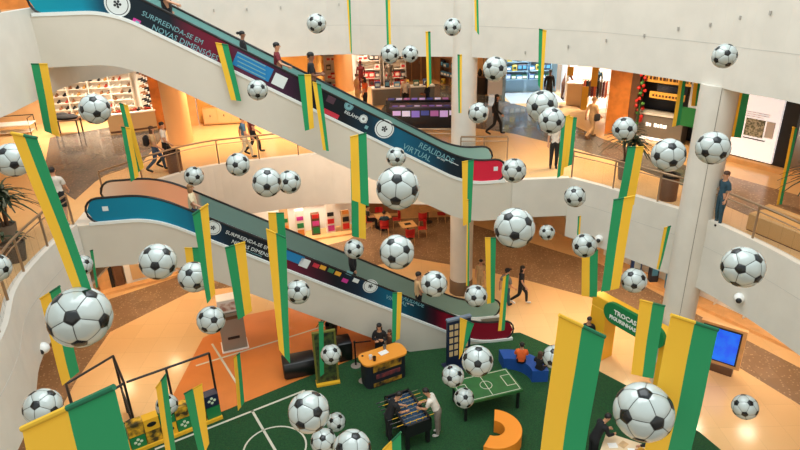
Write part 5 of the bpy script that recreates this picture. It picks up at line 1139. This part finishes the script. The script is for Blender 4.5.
# sticker board
sp = W(458, 366, 0); s = empty('sticker_board', sp, radians(20), 'navy board with a grid of pale stickers standing on the turf', 'board')
MB().box(-.42, .42, -.05, .05, .05, 1.85).build('board', NAVYM, s); MB().box(-.5, .5, -.28, .28, 0, .05).build('foot', NAVYM, s); MB().box(-.43, .43, -.07, .07, 1.85, 1.92).build('top_cap', mat('cap_blue_grey', (110, 124, 140), .5), s)
STK = mat('sticker_pale', (206, 178, 132), .5)
for i in range(4):
    for j in range(5): MB().box(-.35+i*.18, -.22+i*.18, -.06, -.05, .5+j*.26, .68+j*.26).build('sticker', STK, s)
# table football
tp = (W(425, 452, 0)+W(383, 440, 0))/2; tc = W(408, 434, 0); t = empty('table_football', (tc.x, tc.y+.1, 0), radians(115), 'black table football with blue field at the bottom centre', 'game table')
FR = mat('football_table_black', (20, 20, 24), .4); MB().box(-.72, .72, -.4, .4, .5, .8).build('cabinet', FR, t)
MB().box(-.66, .66, -.34, .34, .8, .812).build('playing_field', mat('field_blue', (24, 62, 92), .4), t)
for sx, sy, w, d in ((-.69, 0, .06, .8), (.69, 0, .06, .8)): MB().box(sx-w/2, sx+w/2, -.4, .4, .8, .9).build('end_rail', FR, t)
for sy in (-.37, .37): MB().box(-.72, .72, sy-.03, sy+.03, .8, .9).build('side_rail', FR, t)
for kx in range(8):
    x = -.56+kx*.16; rd = MB().cyl((x, -.62, .87), (x, .62, .87), .009, n=6).build('rod', STEEL if kx % 2 else YEL, t)
    for j in range(3): MB().box(x-.012, x+.012, -.21+j*.2-.012, -.21+j*.2+.012, .815, .885).build('player_figure', [YEL, mat('player_white', (120, 124, 130), .5)][kx % 2], rd)
    MB().cyl((x, .6, .87), (x, .72, .87), .018, n=8).build('grip', BLACK, rd)
for sx in (-1, 1):
    for sy in (-1, 1): MB().box(sx*.62-.05, sx*.62+.05, sy*.32-.05, sy*.32+.05, 0, .5).build('leg', FR, t)
# green pitch table
pts = [W(u, v, .76) for u, v in ((464, 392), (512, 384), (495, 363), (455, 372))]
c0 = (W(443+4, 378, .76)+W(512, 384, .76))/2; c0 = W(486, 385, .76); t = empty('pitch_table', (c0.x, c0.y, 0), radians(17), 'green table marked as a small pitch on the turf', 'game table')
MB().box(-.95, .95, -.55, .55, .68, .76).build('table_top', mat('pitch_green', (34, 92, 42), .5, var=.1, vscale=4), t); LW = WLINE
for (x0, x1, y0, y1) in ((-.9, .9, -.5, -.48), (-.9, .9, .48, .5), (-.9, -.88, -.5, .5), (.88, .9, -.5, .5), (-.01, .01, -.5, .5), (-.6, -.58, -.25, .25), (.58, .6, -.25, .25), (-.9, -.6, -.25, -.23), (-.9, -.6, .23, .25), (.6, .9, -.25, -.23), (.6, .9, .23, .25)): MB().box(x0, x1, y0, y1, .76, .764).build('pitch_line', LW, t)
q = MB(); q.tube([(.18*cos(2*pi*k/28), .18*sin(2*pi*k/28), .762) for k in range(28)], .01, 4, closed=True); q.build('centre_circle', LW, t)
for sx in (-1, 1):
    for sy in (-1, 1): MB().box(sx*.85-.035, sx*.85+.035, sy*.45-.035, sy*.45+.035, 0, .68).build('leg', BLACK, t)
# curved seats
def arc_seat(p, r0, r1, a0, a1, h, m, label, rz=0):
    r = empty('curved_seat', p, rz, label, 'seat'); n = 22; P = [(r1*cos(radians(a0+(a1-a0)*k/n)), r1*sin(radians(a0+(a1-a0)*k/n))) for k in range(n+1)]+[(r0*cos(radians(a1+(a0-a1)*k/n)), r0*sin(radians(a1+(a0-a1)*k/n))) for k in range(n+1)]
    b = MB().prism(P, 0, h).build('cushion_block', m, r); md = b.modifiers.new('b', 'BEVEL'); md.width = .035; md.segments = 3; md.limit_method = 'ANGLE'
    return r
p = W(494, 428, .45); arc_seat((p.x, p.y, 0), .3, .78, -120, 80, .45, mat('orange_foam', (236, 140, 34), .55), 'orange curved foam seat on the turf at the bottom')
p = W(507, 371, .45); arc_seat((p.x+.1, p.y-.05, 0), .7, 1.22, 0, 98, .45, mat('blue_foam', (24, 74, 150), .55), 'blue curved foam seat with two children on the turf')
px_person(521, 361.5, .45, -10, 'sit', 'child in orange and black top sitting on the blue curved seat', OR, BKc, h=1.55, fat=1.15, arms=None)
px_person(539, 369, .45, -40, 'sit', 'brown-haired child sitting at the right end of the blue curved seat', BKc, NAVY, hair=HAIRBR, longhair=True, h=1.45)
# yellow arch with green sign
A0 = W(592, 350, 0); A1 = W(668, 399, 0); ad = A1-A0; al = ad.length; az = atan2(ad.y, ad.x); ar = empty('entrance_arch', A0, az, 'yellow arch with a green sign at the edge of the turf', 'arch')
MB().box(0, .6, -.3, .3, 0, 1.95, bev=.02).build('pillar', YEL, ar); MB().box(al-.4, al, -.3, .1, 0, 1.95, bev=.02).build('pillar', YEL, ar); MB().box(0, al, -.3, .1, 1.95, 2.35, bev=.02).build('lintel', YEL, ar)
sgp = MB(); P = []
for cx, a0 in ((.95, 90), (al-.55, -90)):
    for k in range(9): a = radians(a0+k*22.5); P.append((cx+.36*cos(a), 2.12+.36*sin(a)))
vs = [(x, y, z) for y in (-.42, -.3) for x, z in P]; n = len(P); sgp.add(vs, [tuple(range(n)), tuple(range(2*n-1, n-1, -1))]+[(i, (i+1) % n, n+(i+1) % n, n+i) for i in range(n)])
so = sgp.build('green_sign', GRN, ar)
text_mesh('TROCAS', .22, lambda x, y, z: (x+1.0, -.425-z, y+2.14), WPANEL, 'lettering', so, .006); text_mesh('FIGURINHAS', .18, lambda x, y, z: (x+.85, -.425-z, y+1.92), WPANEL, 'lettering', so, .006)
# blue screen stand
b0 = W(714, 372, 0); b = empty('screen_stand', b0, radians(-38), 'upright stand with a glowing blue screen on the pale floor', 'screen')
MB().box(-.5, .5, 0, .25, 0, .3, bev=.02).build('cabinet', BRN, b); MB().box(-.66, .66, .03, .2, .3, 1.75).build('screen_body', WOODP, b); MB().box(-.58, .55, .01, .03, .42, 1.66).build('bezel', BLACK, b)
sm = mat('screen_blue_glow', (10, 70, 200), .3, emit=1.0, rgb2=(8, 130, 235), vscale=2.5); MB().box(-.53, .5, 0, .012, .47, 1.61).build('display', sm, b)
# table with papers at the bottom right
tb = W(620, 444, .74); t = table((tb.x+.25, tb.y-.25, 0), radians(-30), 1.5, .75, .74, 'white table with papers at the bottom edge, right of the wide flag', mat('pale_table', (222, 196, 160), .5), BLACK)
for i in range(5):
    o = MB().box(-.12, .12, -.09, .09, 0, .004+.004*(i == 2)).build('paper_sheet', [WPANEL, BE, WPANEL, PY, WPANEL][i], None, loc=t.matrix_basis @ Vector((-.5+i*.24, -.05+.16*(i % 2), .742)), rz=i*.7); tag(o, ('left', 'second', 'middle', 'yellow', 'right')[i]+' paper sheet on the white table at the bottom edge', 'paper', 'papers on the white table')
px_person(591, 462, 0, -75, 'lean', 'person in black leaning over the white table at the bottom edge', BKc, BKc, h=1.65, sleeves='long')
px_person(653, 480, 0, 60, 'lean', 'person in dark clothes at the right side of the white table, at the bottom edge', BKc, BKc, h=1.5, sleeves='long')
# ------------------------------------------------------------------ light
w = bpy.data.worlds.new('w'); S.world = w; w.use_nodes = True; nt = w.node_tree; bg = nt.nodes['Background']
tc = nt.nodes.new('ShaderNodeTexCoord'); sx = nt.nodes.new('ShaderNodeSeparateXYZ'); rp = nt.nodes.new('ShaderNodeValToRGB')
nt.links.new(tc.outputs['Generated'], sx.inputs[0]); mr = nt.nodes.new('ShaderNodeMapRange'); mr.inputs['From Min'].default_value = -1; nt.links.new(sx.outputs['Z'], mr.inputs['Value']); nt.links.new(mr.outputs['Result'], rp.inputs['Fac']); nt.links.new(rp.outputs['Color'], bg.inputs['Color'])
rp.color_ramp.elements[0].position = 0; rp.color_ramp.elements[0].color = (.16, .13, .10, 1); e_ = rp.color_ramp.elements.new(.44); e_.color = (.36, .32, .27, 1); e_ = rp.color_ramp.elements.new(.56); e_.color = (.9, .83, .72, 1); rp.color_ramp.elements[-1].position = .9; rp.color_ramp.elements[-1].color = (.84, .97, 1.0, 1)
bg.inputs['Strength'].default_value = 1.2
def area(x, y, z, sx, sy, e, col, rz=0, rx=0):
    l = bpy.data.lights.new('area_light', 'AREA'); l.shape = 'RECTANGLE'; l.size = sx; l.size_y = sy; l.energy = e; l.color = col
    o = bpy.data.objects.new('area_light', l); COL.objects.link(o); o.location = (x, y, z); o.rotation_euler = (rx, 0, rz); return o
WARM = (1, .74, .46); WARM2 = (1, .83, .64); COOL = (.92, .97, 1)
def spot(x, y, z, e, col, r=.25):
    l = bpy.data.lights.new('downlight', 'SPOT'); l.energy = e; l.color = col; l.spot_size = radians(130); l.spot_blend = .8; l.shadow_soft_size = r
    o = bpy.data.objects.new('downlight', l); COL.objects.link(o); o.location = (x, y, z); return o
z1 = 9.3
for x, y, e, c in ((-14, 26, 170, WARM2), (-12, 24, 130, WARM2), (-10.8, 20, 120, WARM2), (-11, 16, 90, WARM2), (-7.5, 25.5, 420, WARM), (-4.8, 26, 380, WARM), (-1.8, 32, 130, WARM2), (1, 30, 70, WARM), (2.5, 33, 80, WARM), (5, 27, 70, WARM2), (7.1, 31.3, 420, COOL), (10.3, 30.3, 420, WARM2), (6.5, 20.6, 150, WARM), (8.6, 22.3, 220, WARM), (7, 21.5, 110, WARM), (9.3, 20, 90, WARM), (10.5, 17, 110, WARM), (11.3, 14, 90, WARM)):
    spot(x, y, z1, e*2.2, c)
z0 = 3.6
for x, y, e, c in ((-11.5, 20.5, 150, WARM), (-10, 22, 150, WARM), (-7, 24, 110, WARM), (-4.5, 26, 160, WARM2), (-1, 26.5, 120, WARM), (2, 26, 70, WARM), (5, 24, 90, WARM), (7.5, 21.5, 130, WARM), (9, 19.5, 140, WARM), (10.6, 17.3, 140, WARM2), (11.3, 14.5, 130, WARM2), (12.4, 17, 120, WARM2), (-10.5, 15.5, 130, WARM)):
    spot(x, y, z0, e*1.6, c)
# extra downlights added to brighten the shops and parts of the ground floor
for x, y, z, e, c in ((6.6, 18.6, 3.6, 420, WARM2), (-7.5, 17.8, 4.2, 260, WARM), (-13.2, 27.6, 9.2, 1000, WARM2), (-15.3, 26.8, 9.2, 700, WARM2), (-2, 34.6, 9.2, 700, WARM2), (1.3, 35.5, 9.2, 120, WARM), (-4.2, 27.2, 3.5, 420, WARM2), (-5.4, 26.5, 3.5, 200, WARM2), (9.8, 30.5, 9.2, 300, WARM2)):
    if e: spot(x, y, z, e, c)
for x in (-5.5, -3, -.5):     # lights added unseen under the upper escalator's truss to warm the gallery wall
    area(x, 19.3+.15*(x+5.5), 9.0-.577*(x+6)-.2, .6, .3, 55, (1, .72, .5), 0, radians(50))
# skylight strip over the atrium
area(0, 12, 22, 14, 16, 2300, (.93, .98, 1))
S.view_settings.view_transform = 'Standard'; S.view_settings.look = 'None'; S.view_settings.gamma = 1; S.view_settings.use_curve_mapping = False; S.view_settings.exposure = .12
